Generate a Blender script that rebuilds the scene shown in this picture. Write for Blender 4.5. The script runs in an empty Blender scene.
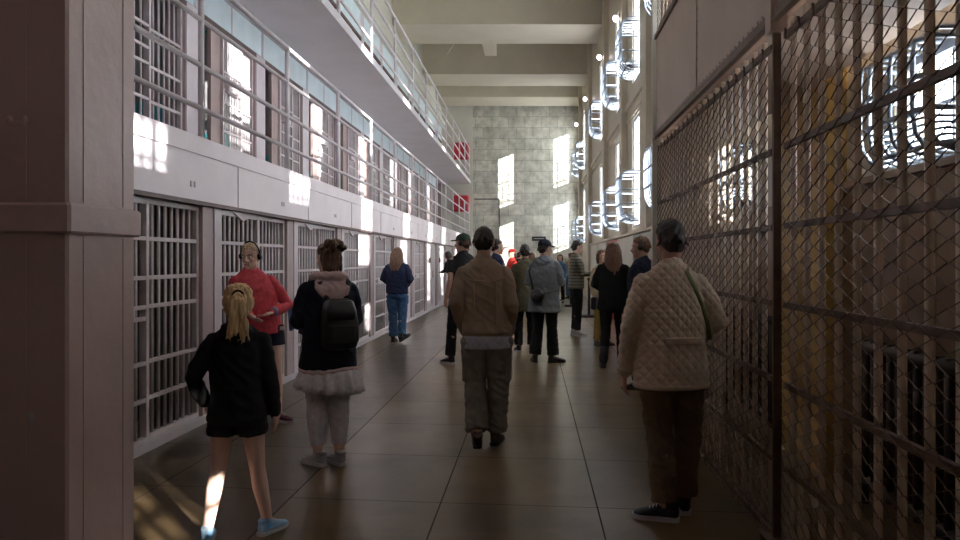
import bpy, math, random
from mathutils import Vector, Matrix, noise
R = math.radians
PI = math.pi
random.seed(7)
S = bpy.context.scene
C = S.collection

# ------------------------------------------------------------------ mesh builder
class MB:
    def __init__(self):
        self.v = []; self.f = []
    def add(self, vs, fs):
        o = len(self.v)
        self.v += [tuple(p) for p in vs]
        self.f += [tuple(i + o for i in f) for f in fs]
        return self
    def box(self, x0, x1, y0, y1, z0, z1):
        vs = [(x, y, z) for z in (z0, z1) for y in (y0, y1) for x in (x0, x1)]
        return self.add(vs, [(0, 2, 3, 1), (4, 5, 7, 6), (0, 1, 5, 4), (2, 6, 7, 3), (0, 4, 6, 2), (1, 3, 7, 5)])
    def bbox(self, x0, x1, y0, y1, z0, z1, b):
        """box with chamfered edges"""
        ring = lambda z, i: [(x0 + b + i, y0 + i, z), (x1 - b - i, y0 + i, z), (x1 - i, y0 + b + i, z), (x1 - i, y1 - b - i, z), (x1 - b - i, y1 - i, z), (x0 + b + i, y1 - i, z), (x0 + i, y1 - b - i, z), (x0 + i, y0 + b + i, z)]
        return self.loft([ring(z0, b * .7), ring(z0 + b, 0), ring(z1 - b, 0), ring(z1, b * .7)])
    def loft(self, rings, cap=True, closed=False):
        n = len(rings[0]); vs = [p for r in rings for p in r]; fs = []
        m = len(rings)
        for k in range(m if closed else m - 1):
            a = k * n; b = ((k + 1) % m) * n
            for i in range(n):
                j = (i + 1) % n
                fs.append((a + i, a + j, b + j, b + i))
        if cap and not closed:
            fs.append(tuple(reversed(range(n)))); fs.append(tuple((m - 1) * n + i for i in range(n)))
        return self.add(vs, fs)
    def tube(self, pts, rad, seg=10, side=(1, 0, 0), rnd=False, closed=False):
        pts = [Vector(p) for p in pts]; n = len(pts)
        if not isinstance(rad, (list, tuple)): rad = [rad] * n
        rad = [(r, r) if not isinstance(r, (list, tuple)) else r for r in rad]
        side = Vector(side); rings = []
        T = []
        for i in range(n):
            a = pts[(i - 1) % n] if closed else pts[max(i - 1, 0)]
            b = pts[(i + 1) % n] if closed else pts[min(i + 1, n - 1)]
            T.append((b - a).normalized())
        def ring(p, t, rx, ry):
            u = side - t * side.dot(t)
            if u.length < .15: u = Vector((.31, .9, .2)); u = u - t * u.dot(t)
            u.normalize(); w = t.cross(u)
            return [p + u * rx * math.cos(2 * PI * k / seg) + w * ry * math.sin(2 * PI * k / seg) for k in range(seg)]
        if rnd:
            r = min(rad[0])
            for a in (80, 55, 28): rings.append(ring(pts[0] - T[0] * r * math.sin(R(a)), T[0], rad[0][0] * math.cos(R(a)), rad[0][1] * math.cos(R(a))))
        for p, t, r in zip(pts, T, rad): rings.append(ring(p, t, r[0], r[1]))
        if rnd:
            r = min(rad[-1])
            for a in (28, 55, 80): rings.append(ring(pts[-1] + T[-1] * r * math.sin(R(a)), T[-1], rad[-1][0] * math.cos(R(a)), rad[-1][1] * math.cos(R(a))))
        return self.loft(rings, closed=closed)
    def ell(self, c, r, seg=14, rings=9):
        rx, ry, rz = r if isinstance(r, (list, tuple)) else (r, r, r)
        rs = []
        for k in range(rings):
            a = -PI / 2 + PI * (k + .5) / rings
            rs.append([(c[0] + rx * math.cos(a) * math.cos(2 * PI * i / seg), c[1] + ry * math.cos(a) * math.sin(2 * PI * i / seg), c[2] + rz * math.sin(a)) for i in range(seg)])
        return self.loft(rs)
    def mesh(self, name, smooth=False):
        me = bpy.data.meshes.new(name); me.from_pydata(self.v, [], self.f); me.update()
        if smooth: me.polygons.foreach_set('use_smooth', [True] * len(me.polygons))
        return me
    def move(self, M, start=0):
        for i in range(start, len(self.v)): self.v[i] = tuple(M @ Vector(self.v[i]))
        return self

def link(name, me, mat, parent=None, loc=None):
    o = bpy.data.objects.new(name, me); C.objects.link(o)
    if mat and not me.materials: me.materials.append(mat)
    if parent: o.parent = parent
    if loc: o.location = loc
    return o
def obj(name, mb, mat, parent=None, smooth=False, loc=None):
    return link(name, mb.mesh(name, smooth), mat, parent, loc)
def tag(o, label, cat, group=None, kind=None):
    o['label'] = label; o['category'] = cat
    if group: o['group'] = group
    if kind: o['kind'] = kind
    return o
def thing(name, label, cat, loc=(0, 0, 0), rz=0, group=None, kind=None):
    o = bpy.data.objects.new(name, None); C.objects.link(o); o.location = loc; o.rotation_euler = (0, 0, rz)
    o.empty_display_size = .1
    return tag(o, label, cat, group, kind)
def struct(name, mb, mat, label, cat, smooth=False):
    return tag(obj(name, mb, mat, None, smooth), label, cat, kind='structure')
ORD = ['first', 'second', 'third', 'fourth', 'fifth', 'sixth', 'seventh', 'eighth', 'ninth', 'tenth', 'eleventh', 'twelfth', 'thirteenth', 'fourteenth', 'fifteenth']

# ------------------------------------------------------------------ materials
def mat(name, col, rough=.5, metal=0, var=.12, scale=6, bump=0, bscale=40, spec=.5, stretch=None, col2=None):
    m = bpy.data.materials.new(name); m.use_nodes = True
    nt = m.node_tree; N = nt.nodes; L = nt.links; b = N['Principled BSDF']
    b.inputs['Roughness'].default_value = rough; b.inputs['Metallic'].default_value = metal
    b.inputs['Specular IOR Level'].default_value = spec
    tc = N.new('ShaderNodeTexCoord'); src = tc.outputs['Object']
    if stretch:
        mp = N.new('ShaderNodeMapping'); mp.inputs['Scale'].default_value = stretch; L.new(src, mp.inputs['Vector']); src = mp.outputs['Vector']
    nz = N.new('ShaderNodeTexNoise'); nz.inputs['Scale'].default_value = scale; nz.inputs['Detail'].default_value = 5; L.new(src, nz.inputs['Vector'])
    cr = N.new('ShaderNodeValToRGB'); e = cr.color_ramp.elements
    e[0].position = .3; e[1].position = .7
    a = col2 or [c * (1 - var) for c in col]; d = [min(1, c * (1 + var)) for c in col]
    e[0].color = (*a, 1); e[1].color = (*d, 1)
    L.new(nz.outputs['Fac'], cr.inputs['Fac']); L.new(cr.outputs['Color'], b.inputs['Base Color'])
    if bump:
        n2 = N.new('ShaderNodeTexNoise'); n2.inputs['Scale'].default_value = bscale; n2.inputs['Detail'].default_value = 4; L.new(src, n2.inputs['Vector'])
        bp = N.new('ShaderNodeBump'); bp.inputs['Strength'].default_value = bump; bp.inputs['Distance'].default_value = .01
        L.new(n2.outputs['Fac'], bp.inputs['Height']); L.new(bp.outputs['Normal'], b.inputs['Normal'])
    return m
def emis(name, col, st):
    m = bpy.data.materials.new(name); m.use_nodes = True; b = m.node_tree.nodes['Principled BSDF']
    b.inputs['Base Color'].default_value = (*col, 1); b.inputs['Emission Color'].default_value = (*col, 1); b.inputs['Emission Strength'].default_value = st
    return m
def math_node(nt, op, a, b=None, c=None):
    n = nt.nodes.new('ShaderNodeMath'); n.operation = op
    for i, x in enumerate((a, b, c)):
        if x is None: continue
        if isinstance(x, (int, float)): n.inputs[i].default_value = x
        else: nt.links.new(x, n.inputs[i])
    return n.outputs[0]

def floor_mat():
    m = bpy.data.materials.new('polished_concrete'); m.use_nodes = True; nt = m.node_tree; N = nt.nodes; L = nt.links; b = N['Principled BSDF']
    g = N.new('ShaderNodeNewGeometry'); sp = N.new('ShaderNodeSeparateXYZ'); L.new(g.outputs['Position'], sp.inputs[0])
    x, y = sp.outputs[0], sp.outputs[1]
    fx = math_node(nt, 'ABSOLUTE', math_node(nt, 'SUBTRACT', math_node(nt, 'FRACT', math_node(nt, 'DIVIDE', math_node(nt, 'ADD', x, 9.69), .96)), .5))
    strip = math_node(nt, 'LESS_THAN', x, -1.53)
    yy = math_node(nt, 'ADD', math_node(nt, 'ADD', y, math_node(nt, 'MULTIPLY', x, .1)), math_node(nt, 'MULTIPLY', strip, -.16))
    fy = math_node(nt, 'ABSOLUTE', math_node(nt, 'SUBTRACT', math_node(nt, 'FRACT', math_node(nt, 'DIVIDE', math_node(nt, 'ADD', yy, 10.9 + .545 - 4.58), 1.09)), .5))
    lx = math_node(nt, 'LESS_THAN', fx, .005); ly = math_node(nt, 'LESS_THAN', fy, .0035)
    line = math_node(nt, 'MAXIMUM', lx, ly)
    n1 = N.new('ShaderNodeTexNoise'); n1.inputs['Scale'].default_value = 1.3; n1.inputs['Detail'].default_value = 8; L.new(g.outputs['Position'], n1.inputs['Vector'])
    n2 = N.new('ShaderNodeTexNoise'); n2.inputs['Scale'].default_value = 14; n2.inputs['Detail'].default_value = 6; L.new(g.outputs['Position'], n2.inputs['Vector'])
    mx = math_node(nt, 'ADD', math_node(nt, 'MULTIPLY', n1.outputs['Fac'], .7), math_node(nt, 'MULTIPLY', n2.outputs['Fac'], .3))
    cr = N.new('ShaderNodeValToRGB'); e = cr.color_ramp.elements
    e[0].position = .35; e[0].color = (.07, .042, .017, 1); e[1].position = .66; e[1].color = (.205, .14, .068, 1); L.new(mx, cr.inputs['Fac'])
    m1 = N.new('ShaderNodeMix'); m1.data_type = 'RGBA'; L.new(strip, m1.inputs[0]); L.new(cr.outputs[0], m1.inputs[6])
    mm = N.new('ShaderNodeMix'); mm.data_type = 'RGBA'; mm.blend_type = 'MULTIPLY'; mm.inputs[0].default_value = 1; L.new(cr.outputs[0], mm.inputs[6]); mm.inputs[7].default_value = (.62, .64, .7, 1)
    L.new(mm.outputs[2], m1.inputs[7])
    m2 = N.new('ShaderNodeMix'); m2.data_type = 'RGBA'; L.new(line, m2.inputs[0]); L.new(m1.outputs[2], m2.inputs[6]); m2.inputs[7].default_value = (.03, .023, .016, 1)
    L.new(m2.outputs[2], b.inputs['Base Color'])
    b.inputs['Specular IOR Level'].default_value = .42
    rr = math_node(nt, 'ADD', math_node(nt, 'MULTIPLY', n2.outputs['Fac'], .22), .22); rr = math_node(nt, 'ADD', rr, math_node(nt, 'MULTIPLY', line, .5)); L.new(rr, b.inputs['Roughness'])
    bp = N.new('ShaderNodeBump'); bp.inputs['Strength'].default_value = .25; bp.inputs['Distance'].default_value = .01
    L.new(math_node(nt, 'SUBTRACT', math_node(nt, 'MULTIPLY', n1.outputs['Fac'], .5), line), bp.inputs['Height']); L.new(bp.outputs[0], b.inputs['Normal'])
    return m
def stone_mat():
    m = bpy.data.materials.new('limestone_blocks'); m.use_nodes = True; nt = m.node_tree; N = nt.nodes; L = nt.links; b = N['Principled BSDF']
    tc = N.new('ShaderNodeTexCoord'); mp = N.new('ShaderNodeMapping'); mp.inputs['Rotation'].default_value = (R(90), 0, 0); L.new(tc.outputs['Object'], mp.inputs['Vector'])
    br = N.new('ShaderNodeTexBrick'); br.inputs['Scale'].default_value = 1; br.inputs['Brick Width'].default_value = .78; br.inputs['Row Height'].default_value = .52
    br.inputs['Mortar Size'].default_value = .012; br.inputs['Color1'].default_value = (.78, .76, .66, 1); br.inputs['Color2'].default_value = (.62, .61, .53, 1); br.inputs['Mortar'].default_value = (.42, .42, .37, 1)
    L.new(mp.outputs[0], br.inputs['Vector'])
    nz = N.new('ShaderNodeTexNoise'); nz.inputs['Scale'].default_value = 2.6; nz.inputs['Detail'].default_value = 9; nz.inputs['Roughness'].default_value = .65; L.new(tc.outputs['Object'], nz.inputs['Vector'])
    cr = N.new('ShaderNodeValToRGB'); cr.color_ramp.elements[0].position = .32; cr.color_ramp.elements[0].color = (.55, .55, .52, 1); cr.color_ramp.elements[1].position = .62; cr.color_ramp.elements[1].color = (1, 1, 1, 1); L.new(nz.outputs['Fac'], cr.inputs[0])
    mx = N.new('ShaderNodeMix'); mx.data_type = 'RGBA'; mx.blend_type = 'MULTIPLY'; mx.inputs[0].default_value = 1; L.new(br.outputs['Color'], mx.inputs[6]); L.new(cr.outputs[0], mx.inputs[7])
    L.new(mx.outputs[2], b.inputs['Base Color']); b.inputs['Roughness'].default_value = .38
    return m
def dado_mat(name, low, high, levels):
    """two paints meeting at a fixed height in each tier"""
    m = bpy.data.materials.new(name); m.use_nodes = True; nt = m.node_tree; N = nt.nodes; L = nt.links; b = N['Principled BSDF']
    g = N.new('ShaderNodeNewGeometry'); sp = N.new('ShaderNodeSeparateXYZ'); L.new(g.outputs['Position'], sp.inputs[0]); z = sp.outputs[2]
    acc = None
    for a, c in levels:
        k = math_node(nt, 'MULTIPLY', math_node(nt, 'GREATER_THAN', z, a), math_node(nt, 'LESS_THAN', z, c))
        acc = k if acc is None else math_node(nt, 'MAXIMUM', acc, k)
    nz = N.new('ShaderNodeTexNoise'); nz.inputs['Scale'].default_value = 3; nz.inputs['Detail'].default_value = 6; L.new(g.outputs['Position'], nz.inputs['Vector'])
    mx = N.new('ShaderNodeMix'); mx.data_type = 'RGBA'; L.new(acc, mx.inputs[0]); mx.inputs[6].default_value = (*high, 1); mx.inputs[7].default_value = (*low, 1)
    m2 = N.new('ShaderNodeMix'); m2.data_type = 'RGBA'; m2.blend_type = 'MULTIPLY'; m2.inputs[0].default_value = .5; L.new(mx.outputs[2], m2.inputs[6]); L.new(nz.outputs['Fac'], m2.inputs[7])
    L.new(m2.outputs[2], b.inputs['Base Color']); b.inputs['Roughness'].default_value = .6
    return m
def glass_mat():
    m = bpy.data.materials.new('window_glass'); m.use_nodes = True; nt = m.node_tree; N = nt.nodes; L = nt.links
    N.remove(N['Principled BSDF']); out = N['Material Output']
    t = N.new('ShaderNodeBsdfTransparent'); t.inputs[0].default_value = (.93, .96, 1, 1); g = N.new('ShaderNodeBsdfGlossy'); g.inputs['Roughness'].default_value = .12
    mx = N.new('ShaderNodeMixShader'); mx.inputs[0].default_value = .06; L.new(t.outputs[0], mx.inputs[1]); L.new(g.outputs[0], mx.inputs[2]); L.new(mx.outputs[0], out.inputs[0])
    return m
def stripe_mat(name, c1, c2, freq):
    m = bpy.data.materials.new(name); m.use_nodes = True; nt = m.node_tree; N = nt.nodes; L = nt.links; b = N['Principled BSDF']
    tc = N.new('ShaderNodeTexCoord'); sp = N.new('ShaderNodeSeparateXYZ'); L.new(tc.outputs['Object'], sp.inputs[0])
    f = math_node(nt, 'FRACT', math_node(nt, 'MULTIPLY', sp.outputs[2], freq)); k = math_node(nt, 'LESS_THAN', f, .35)
    mx = N.new('ShaderNodeMix'); mx.data_type = 'RGBA'; L.new(k, mx.inputs[0]); mx.inputs[6].default_value = (*c1, 1); mx.inputs[7].default_value = (*c2, 1)
    L.new(mx.outputs[2], b.inputs['Base Color']); b.inputs['Roughness'].default_value = .6
    return m

M = dict(
    floor=floor_mat(), stone=stone_mat(), glass=glass_mat(),
    fascia=mat('pale_lavender_paint', (.85, .765, .81), .40, var=.05, scale=2, bump=.12, bscale=9),
    slab=mat('grey_slab_paint', (.60, .58, .60), .5, var=.05, scale=1.5),
    pink=mat('pink_brown_paint', (.47, .35, .33), .42, var=.08, scale=2, bump=.15, bscale=12),
    bar=mat('white_bar_paint', (.66, .59, .60), .38, var=.1, scale=8),
    rail=mat('white_rail_paint', (.74, .69, .72), .35, var=.06, scale=7),
    pilaster=mat('mauve_paint', (.45, .35, .35), .45, var=.06, scale=3),
    pilaster_w=mat('pale_mauve_paint', (.66, .6, .63), .42, var=.05, scale=3),
    column=mat('column_paint', (.52, .385, .355), .36, var=.06, scale=2.2, bump=.45, bscale=9),
    blue=mat('pale_blue_paint', (.76, .89, .94), .4, var=.05, scale=3),
    brown=mat('dark_brown_trim', (.12, .07, .065), .5),
    cell=dado_mat('cell_interior_paint', (.10, .56, .60), (.42, .40, .40), [(2.5, 3.5), (5.1, 6.2)]),
    cell_low=dado_mat('ground_cell_paint', (.22, .27, .26), (.30, .28, .29), [(0, 1.1)]),
    beam=mat('cream_beam_paint', (.63, .58, .465), .6, var=.05, scale=1.2),
    ceil=mat('cream_ceiling_paint', (.62, .58, .48), .65, var=.06, scale=1.2),
    wall=mat('tan_wall_paint', (.60, .53, .41), .5, var=.07, scale=1.5, bump=.1, bscale=6),
    plaster=mat('cream_plaster', (.66, .65, .57), .6, var=.05, scale=1.5),
    ochre=mat('ochre_paint_lamp_glow', (.62, .40, .13), .45, var=.08, scale=3),  # ochre paint with the glow of a warm lamp mixed into the colour
    steel=mat('steel_sash', (.30, .33, .38), .45, metal=.3),
    basket=mat('pale_metal_guard', (.36, .42, .50), .4, metal=.2),
    wire=mat('rusty_wire', (.16, .10, .075), .45, metal=.55, scale=25, var=.4),
    rust=mat('brown_rail', (.15, .09, .06), .5, scale=12, var=.25),
    tanbar=mat('tan_bar_paint', (.88, .75, .62), .24, scale=8, var=.15),
    panel=mat('taupe_panel_paint', (.56, .43, .35), .42, var=.07, scale=2, bump=.08, bscale=8),
    dark=mat('dark_iron', (.03, .027, .025), .5),
    radiator=mat('brown_iron', (.05, .035, .028), .5),
    red=mat('red_paint', (.55, .03, .04), .4),
    lampglow=emis('lamp_glow', (1, .9, 1), 14),
    plate=mat('pale_metal_plate', (.5, .5, .5), .35, metal=.6),
    mark=mat('faded_stencil', (.55, .48, .53), .6),
)

# ------------------------------------------------------------------ layout numbers (metres; y runs down the corridor)
XL = -3.03      # ground-tier cell fronts
XU = -4.35      # upper cell fronts, behind the walkways
XR = 2.15       # window wall
XF = 1.24       # chain-link fence
YF = 35.7       # far wall
BAY = 2.37
P0 = 7.07       # centre of the first pilaster in view
T2a, T2b = 2.03, 2.60   # second-tier slab (fascia)
T3a, T3b = 5.13, 5.27   # third-tier slab
ROOF = 7.75
CEIL = 10.1
BK = -5.9       # back of the cells

# ------------------------------------------------------------------ shell
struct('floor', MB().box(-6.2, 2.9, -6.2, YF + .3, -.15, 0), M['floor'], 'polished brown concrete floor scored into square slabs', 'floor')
struct('ceiling', MB().box(-6.2, 2.9, -6.2, YF + .3, CEIL, CEIL + .15), M['ceil'], 'cream ceiling above the deep cross beams', 'ceiling')
for i, (a, b) in enumerate([(-1.3, .7), (4.8, 6.8), (10.9, 12.9), (17.0, 19.0), (23.1, 25.2), (29.3, 31.3), (33.4, 35.4)]):
    mb = MB().box(XU + .02, XR, a, b, 8.76, CEIL)
    lab = {4: 'cream ceiling beam nearest in view, carrying the short stub', 5: 'cream ceiling beam between the stub beam and the last one', 6: 'cream ceiling beam closest to the stone end wall'}.get(i, 'cream ceiling beam overhead, %s from the near end' % ORD[i])
    struct('ceiling_beam', mb, M['beam'], lab, 'beam')
t = thing('ceiling_stub', 'short cream stub post hanging between two ceiling beams', 'ceiling post', (-1.55, 26.3, 8.76), kind='structure')
obj('stub', MB().box(-.22, .22, -1.1, 1.3, .25, 1.34), M['beam'], t)
obj('brace', MB().tube([(-1.55, .6, .1), (-1.2, .9, .75)], .03, 6), M['beam'], t)
# far wall
struct('wall_far', MB().box(-2.87, 2.9, YF, YF + .3, 0, CEIL), M['stone'], 'grey stone block wall closing the far end', 'wall')
struct('wall_far_left', MB().box(-6.2, -2.87, YF - .04, YF + .3, 0, CEIL), M['plaster'], 'cream plaster strip of end wall beside the cell block', 'wall')
struct('wall_near', MB().box(-6.2, 2.9, -2.3, -2.1, 0, CEIL), M['rust'], 'dark brown wall behind the viewer', 'wall')
struct('wall_left_near', MB().box(-3.3, -3.12, -2.1, 3.4, 0, CEIL), M['pink'], 'mauve wall behind the big steel column', 'wall')
struct('wall_left_back', MB().box(-6.2, -5.95, -6.0, YF, 0, CEIL), M['pilaster'], 'dim back wall behind the cells', 'wall')
struct('wall_left_upper', MB().box(XU - .2, XU, 4.6, YF - .04, ROOF, CEIL), M['plaster'], 'cream wall above the third tier of cells', 'wall')

# big steel-clad column
col = MB().bbox(-3.12, -2.11, 3.40, 3.975, 0, CEIL, .012)
cl = struct('column', col, M['column'], 'big brown steel-clad column rising at the left edge', 'column')
band = MB().bbox(-3.14, -2.085, 3.375, 4.0, 1.62, 1.76, .012)
obj('band', band, M['column'], cl)
ln = MB()
for x in (-2.30, -2.62): ln.box(x - .004, x + .004, 3.3965, 3.401, 1.77, 8); ln.box(x - .004, x + .004, 3.3965, 3.401, .05, 1.61)
for y in (3.52, 3.86): ln.box(-2.112, -2.1065, y - .004, y + .004, 1.77, 8); ln.box(-2.112, -2.1065, y - .004, y + .004, .05, 1.61)
obj('seam_strip', ln, M['column'], cl)
fx = MB(); fx.bbox(-2.375, -2.295, 3.385, 3.401, 2.105, 2.13, .004)
for x in (-2.372, -2.298): fx.ell((x, 3.395, 2.135), (.016, .012, .02))
obj('bolted_bracket', fx, M['column'], cl)
obj('oval_plate', MB().ell((-2.276, 3.399, .782), (.017, .004, .032)), M['plate'], cl, True)

# ------------------------------------------------------------------ cell block
def piers():
    return [P0 + BAY * k for k in range(-1, 13)]
PIERS = piers()
UP = .13            # the upper tiers' piers stand a little farther along
for nm, xf, z0, z1, ym in (('ground', XL, 0, T2a, M['cell_low']), ('second', XU, T2b, T3a, M['cell']), ('third', XU, T3b, ROOF, M['cell'])):
    for i, y in enumerate(PIERS):
        if nm != 'ground': y += UP
        t = thing('cell_divider', 'mauve pier dividing cells on the %s tier, %s from the brown column' % (nm, ORD[i]), 'pier', (xf, y, z0), 0, 'piers along the %s tier' % nm, 'structure')
        obj('pier', MB().box(-.25, 0, -.19, .19, 0, z1 - z0), M['pilaster'], t)
        obj('divider', MB().box(BK - xf, -.25, -.06, .06, 0, z1 - z0), ym, t)
        if nm == 'ground': obj('edge_strip', MB().box(0, .012, .04, .19, .02, z1 - z0), M['pilaster_w'], t)
        else: obj('edge_strip', MB().box(0, .02, -.19, .19, 0, z1 - z0), M['pilaster_w'], t)
    struct('cell_back', MB().box(BK - .05, BK, 4.6, YF - .05, z0, z1), ym, 'back wall inside the %s tier cells' % nm, 'wall')
struct('wall_left_end', MB().box(BK, XL, 4.45, 4.6, 0, T2a).box(BK, XU, 4.45, 4.6, T2a, ROOF), M['pilaster'], 'near end wall of the cell block behind the column', 'wall')
# slabs
struct('shade_slab', MB().box(-3.1, XF - .1, -2.1, 2.6, 4.75, 5.0), M['pilaster'], 'added unseen slab darkening the space over the viewer', 'walkway')  # added overhead slab, out of view, keeps daylight off the near end
sl = MB().box(BK, XL + .05, 4.4, YF - .05, T2a, T2b).box(XL + .05, XL + .064, 4.4, YF - .05, 2.44, T2b)
struct('second_tier_slab', sl, M['fascia'], 'pale lavender steel fascia and walkway floor above the ground cells', 'walkway')
struct('third_tier_slab', MB().box(BK, XL + .06, 4.4, YF - .05, T3a, T3b), M['slab'], 'grey walkway slab hanging over the second tier', 'walkway')
struct('block_roof_slab', MB().box(BK, XU + .25, 4.4, YF - .05, ROOF, ROOF + .15), M['plaster'], 'roof slab on top of the third tier cells', 'roof')
struct('trim_3', MB().box(XL + .002, XL + .055, 4.4, YF - .05, T2a - .035, T2a - .001), M['brown'], 'dark steel angle under the lavender fascia', 'trim')
struct('trim_4', MB().box(XL - .06, XL + .02, 4.6, YF - .05, 0, .07), M['pilaster_w'], 'pale raised curb under the ground cell bars', 'curb')
fs = MB()
for k, y in enumerate(PIERS):
    fs.box(XL + .05, XL + .056, y + .5, y + .508, T2a, 2.44)
    fs.box(XL + .05, XL + .054, y - .55, y - .52, 2.14, 2.19); fs.box(XL + .05, XL + .054, y - .48, y - .45, 2.14, 2.19)
struct('trim_5', fs, M['mark'], 'thin plate seams and faded marks along the lavender fascia', 'trim')

BAR_ME = {}
def bar_mesh(h, r):
    k = (round(h, 3), r)
    if k not in BAR_ME: BAR_ME[k] = MB().tube([(0, 0, 0), (0, 0, h)], r, 8).mesh('bar', True)
    return BAR_ME[k]
def grille(name, parent, y0, y1, z0, z1, n, cross, matl, r=.0145, individual=True, x=0, style=None):
    """flat steel frame and crossbars in one mesh, each round bar a child"""
    f = MB()
    for z in cross: f.box(x - .008, x + .022, y0, y1, z - .016, z + .016)
    f.box(x - .02, x + .025, y0, y0 + .045, z0, z1); f.box(x - .02, x + .025, y1 - .045, y1, z0, z1)
    f.box(x - .02, x + .025, y0 + .045, y1 - .045, z0, z0 + .04); f.box(x - .02, x + .025, y0 + .045, y1 - .045, z1 - .04, z1)
    st = (y1 - y0 - .09) / (n + 1)
    if not individual:
        for i in range(n): f.tube([(x, y0 + .045 + st * (i + 1), z0), (x, y0 + .045 + st * (i + 1), z1)], r, 6)
    p = obj(name, f, matl, parent)
    if individual:
        me = bar_mesh(z1 - z0 - .04, r)
        for i in range(n): link('bar', me, matl, p, (x, y0 + .045 + st * (i + 1), z0 + .02))
    return p
CROSS = [.33, .62, .97, 1.06, 1.29, 1.60]
G1 = 'cell fronts along the ground tier'; G2 = 'cell fronts along the second tier'; G3 = 'cell fronts along the third tier'
for k in range(len(PIERS) - 1):
    y0, y1 = PIERS[k] + .19, PIERS[k + 1] - .19; w = y1 - y0
    # ground tier
    if k <= 4 or k in (6, 10):
        t = thing('cell_gate', 'white barred cell front on the ground tier, %s from the brown column' % ORD[k], 'cell front', (XL - .06, y0, .07), 0, G1)
        grille('door', t, .0, w * .52, 0, T2a - .11, 7, CROSS, M['bar'], x=.035)
        grille('fixed_grille', t, w * .52, w, 0, T2a - .11, 7, [c for c in CROSS if c != .97], M['bar'])
        hd = MB().box(.03, .055, .05, w * .5, T2a - .16, T2a - .115)
        hd.loft([[(.05, w * .15, T2a - .12), (.05, w * .40, T2a - .12), (.05, w * .28, T2a - .2)], [(.075, w * .15, T2a - .12), (.075, w * .40, T2a - .12), (.075, w * .28, T2a - .2)]])
        obj('roller_bracket', hd, M['bar'], t)
        obj('food_slot', MB().box(.055, .075, w * .12, w * .40, .965, 1.065), M['bar'], t)
    else:
        t = thing('cell_door', 'solid pale steel cell front on the ground tier, %s from the brown column' % ORD[k], 'cell front', (XL - .06, y0, .07), 0, G1)
        d = MB().box(0, .03, 0, w, 0, T2a - .11)
        for z in (.08, .95, 1.8): d.box(.03, .042, w * .1, w * .6, z - .03, z + .03)
        for y in (.1, .6): d.box(.03, .042, w * y - .03, w * y + .03, .05, 1.83)
        d = obj('panel', d, M['pilaster_w'], t)
        obj('view_slot', MB().box(.03, .05, w * .27, w * .43, 1.35, 1.5), M['dark'], t)
        obj('lock_box', MB().bbox(.03, .08, w * .62, w * .74, .9, 1.1, .006), M['bar'], t)
    # second tier: door slid part open
    if k <= 11:
        t = thing('cell_gate', 'barred cell front on the second tier, %s from the brown column' % ORD[k], 'cell front', (XU - .06, y0 + UP, T2b), 0, G2)
        hh = 4.68 - T2b
        tr = [.33, .72, 1.12, 1.55]
        a = 0 if k in (0, 1, 7) else .44
        if a:
            obj('door_post', MB().box(-.02, .03, a, a + .3, 0, hh), M['pink'], t)
        b = a + .3 if a else .05
        d = grille('door', t, b, b + (w - b) * .56, .02, hh, 6, tr + [1.3], M['bar'], x=.045)
        obj('lock_box', MB().bbox(.05, .13, b + .08, b + .42, 1.28, 1.42, .008), M['bar'], d)
        grille('fixed_grille', t, b + (w - b) * .56, w, .02, hh, 5, tr, M['bar'])
        obj('head_beam', MB().box(-.04, .08, 0, w, hh, hh + .055), M['brown'], t)
        tp = thing('transom_panel', 'pale blue panel above the second tier cell, %s from the brown column' % ORD[k], 'panel', (XU, y0 + UP, 4.735), 0, 'blue panels over the second tier')
        obj('sheet', MB().box(.0, .03, -.17, w + .17, 0, T3a - 4.737), M['blue'], tp)
        obj('seam_strip', MB().box(.03, .036, -.165, -.11, 0, T3a - 4.737), M['pilaster_w'], tp); obj('seam_strip', MB().box(.03, .036, w * .5 - .02, w * .5 + .02, 0, T3a - 4.737), M['pilaster_w'], tp)
    if k >= 2:
        t = thing('cell_gate', 'barred cell front on the third tier, %s from the brown column' % ORD[k], 'cell front', (XU - .06, y0 + UP, T3b), 0, G3)
        grille('door', t, .02, w * .55, .02, 1.75, 6, [.35, .8, 1.25], M['bar'], individual=False, x=.045)
        grille('fixed_grille', t, w * .55, w, .02, 1.75, 5, [.35, .8, 1.25], M['bar'], individual=False)
        obj('head_beam', MB().box(-.04, .1, 0, w, 1.75, 1.83), M['brown'], t)
        obj('transom_sheet', MB().box(.03, .075, 0, w, 1.83, ROOF - T3b), M['blue'], t)

# railings
def railing(label, z, x):
    t = thing('guard_railing', label, 'railing', (x - .065, 4.41, z))
    me = MB().tube([(0, 0, -.06), (0, 0, 1.5)], .027, 10).box(-.028, .02, -.035, .035, -.05, .012).mesh('post', True)
    n = 14
    for k in range(n): link('post', me, M['rail'], t, (0, BAY * k, 0))
    for h in (.27, .655, 1.07, 1.49):
        obj('rail', MB().tube([(0, -.05, h), (0, BAY * (n - 1) + .1, h)], .024 if h < 1.4 else .027, 10), M['rail'], t, True)
    return t
railing('white pipe railing along the second tier walkway', T2b, XL + .095)
railing('white pipe railing along the third tier walkway', T3b, XL + .105)

# red boxes at the end of the walkways
for z0, z1, tx in ((3.79, 4.56, 'second'), (6.26, 7.06, 'third')):
    t = thing('wall_mounted_cabinet', 'red cabinet on the end wall of the %s tier walkway' % tx, 'cabinet', (-3.42, YF - .042, z0), 0, 'red cabinets at the walkway ends')
    obj('body', MB().bbox(-.38, .38, -.24, 0, 0, z1 - z0, .05), M['red'], t)
    obj('door', MB().bbox(-.33, .33, -.262, -.235, .06, z1 - z0 - .06, .008), M['red'], t)
    obj('latch', MB().box(.24, .27, -.275, -.26, (z1 - z0) * .45, (z1 - z0) * .6), M['plate'], t)

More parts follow.
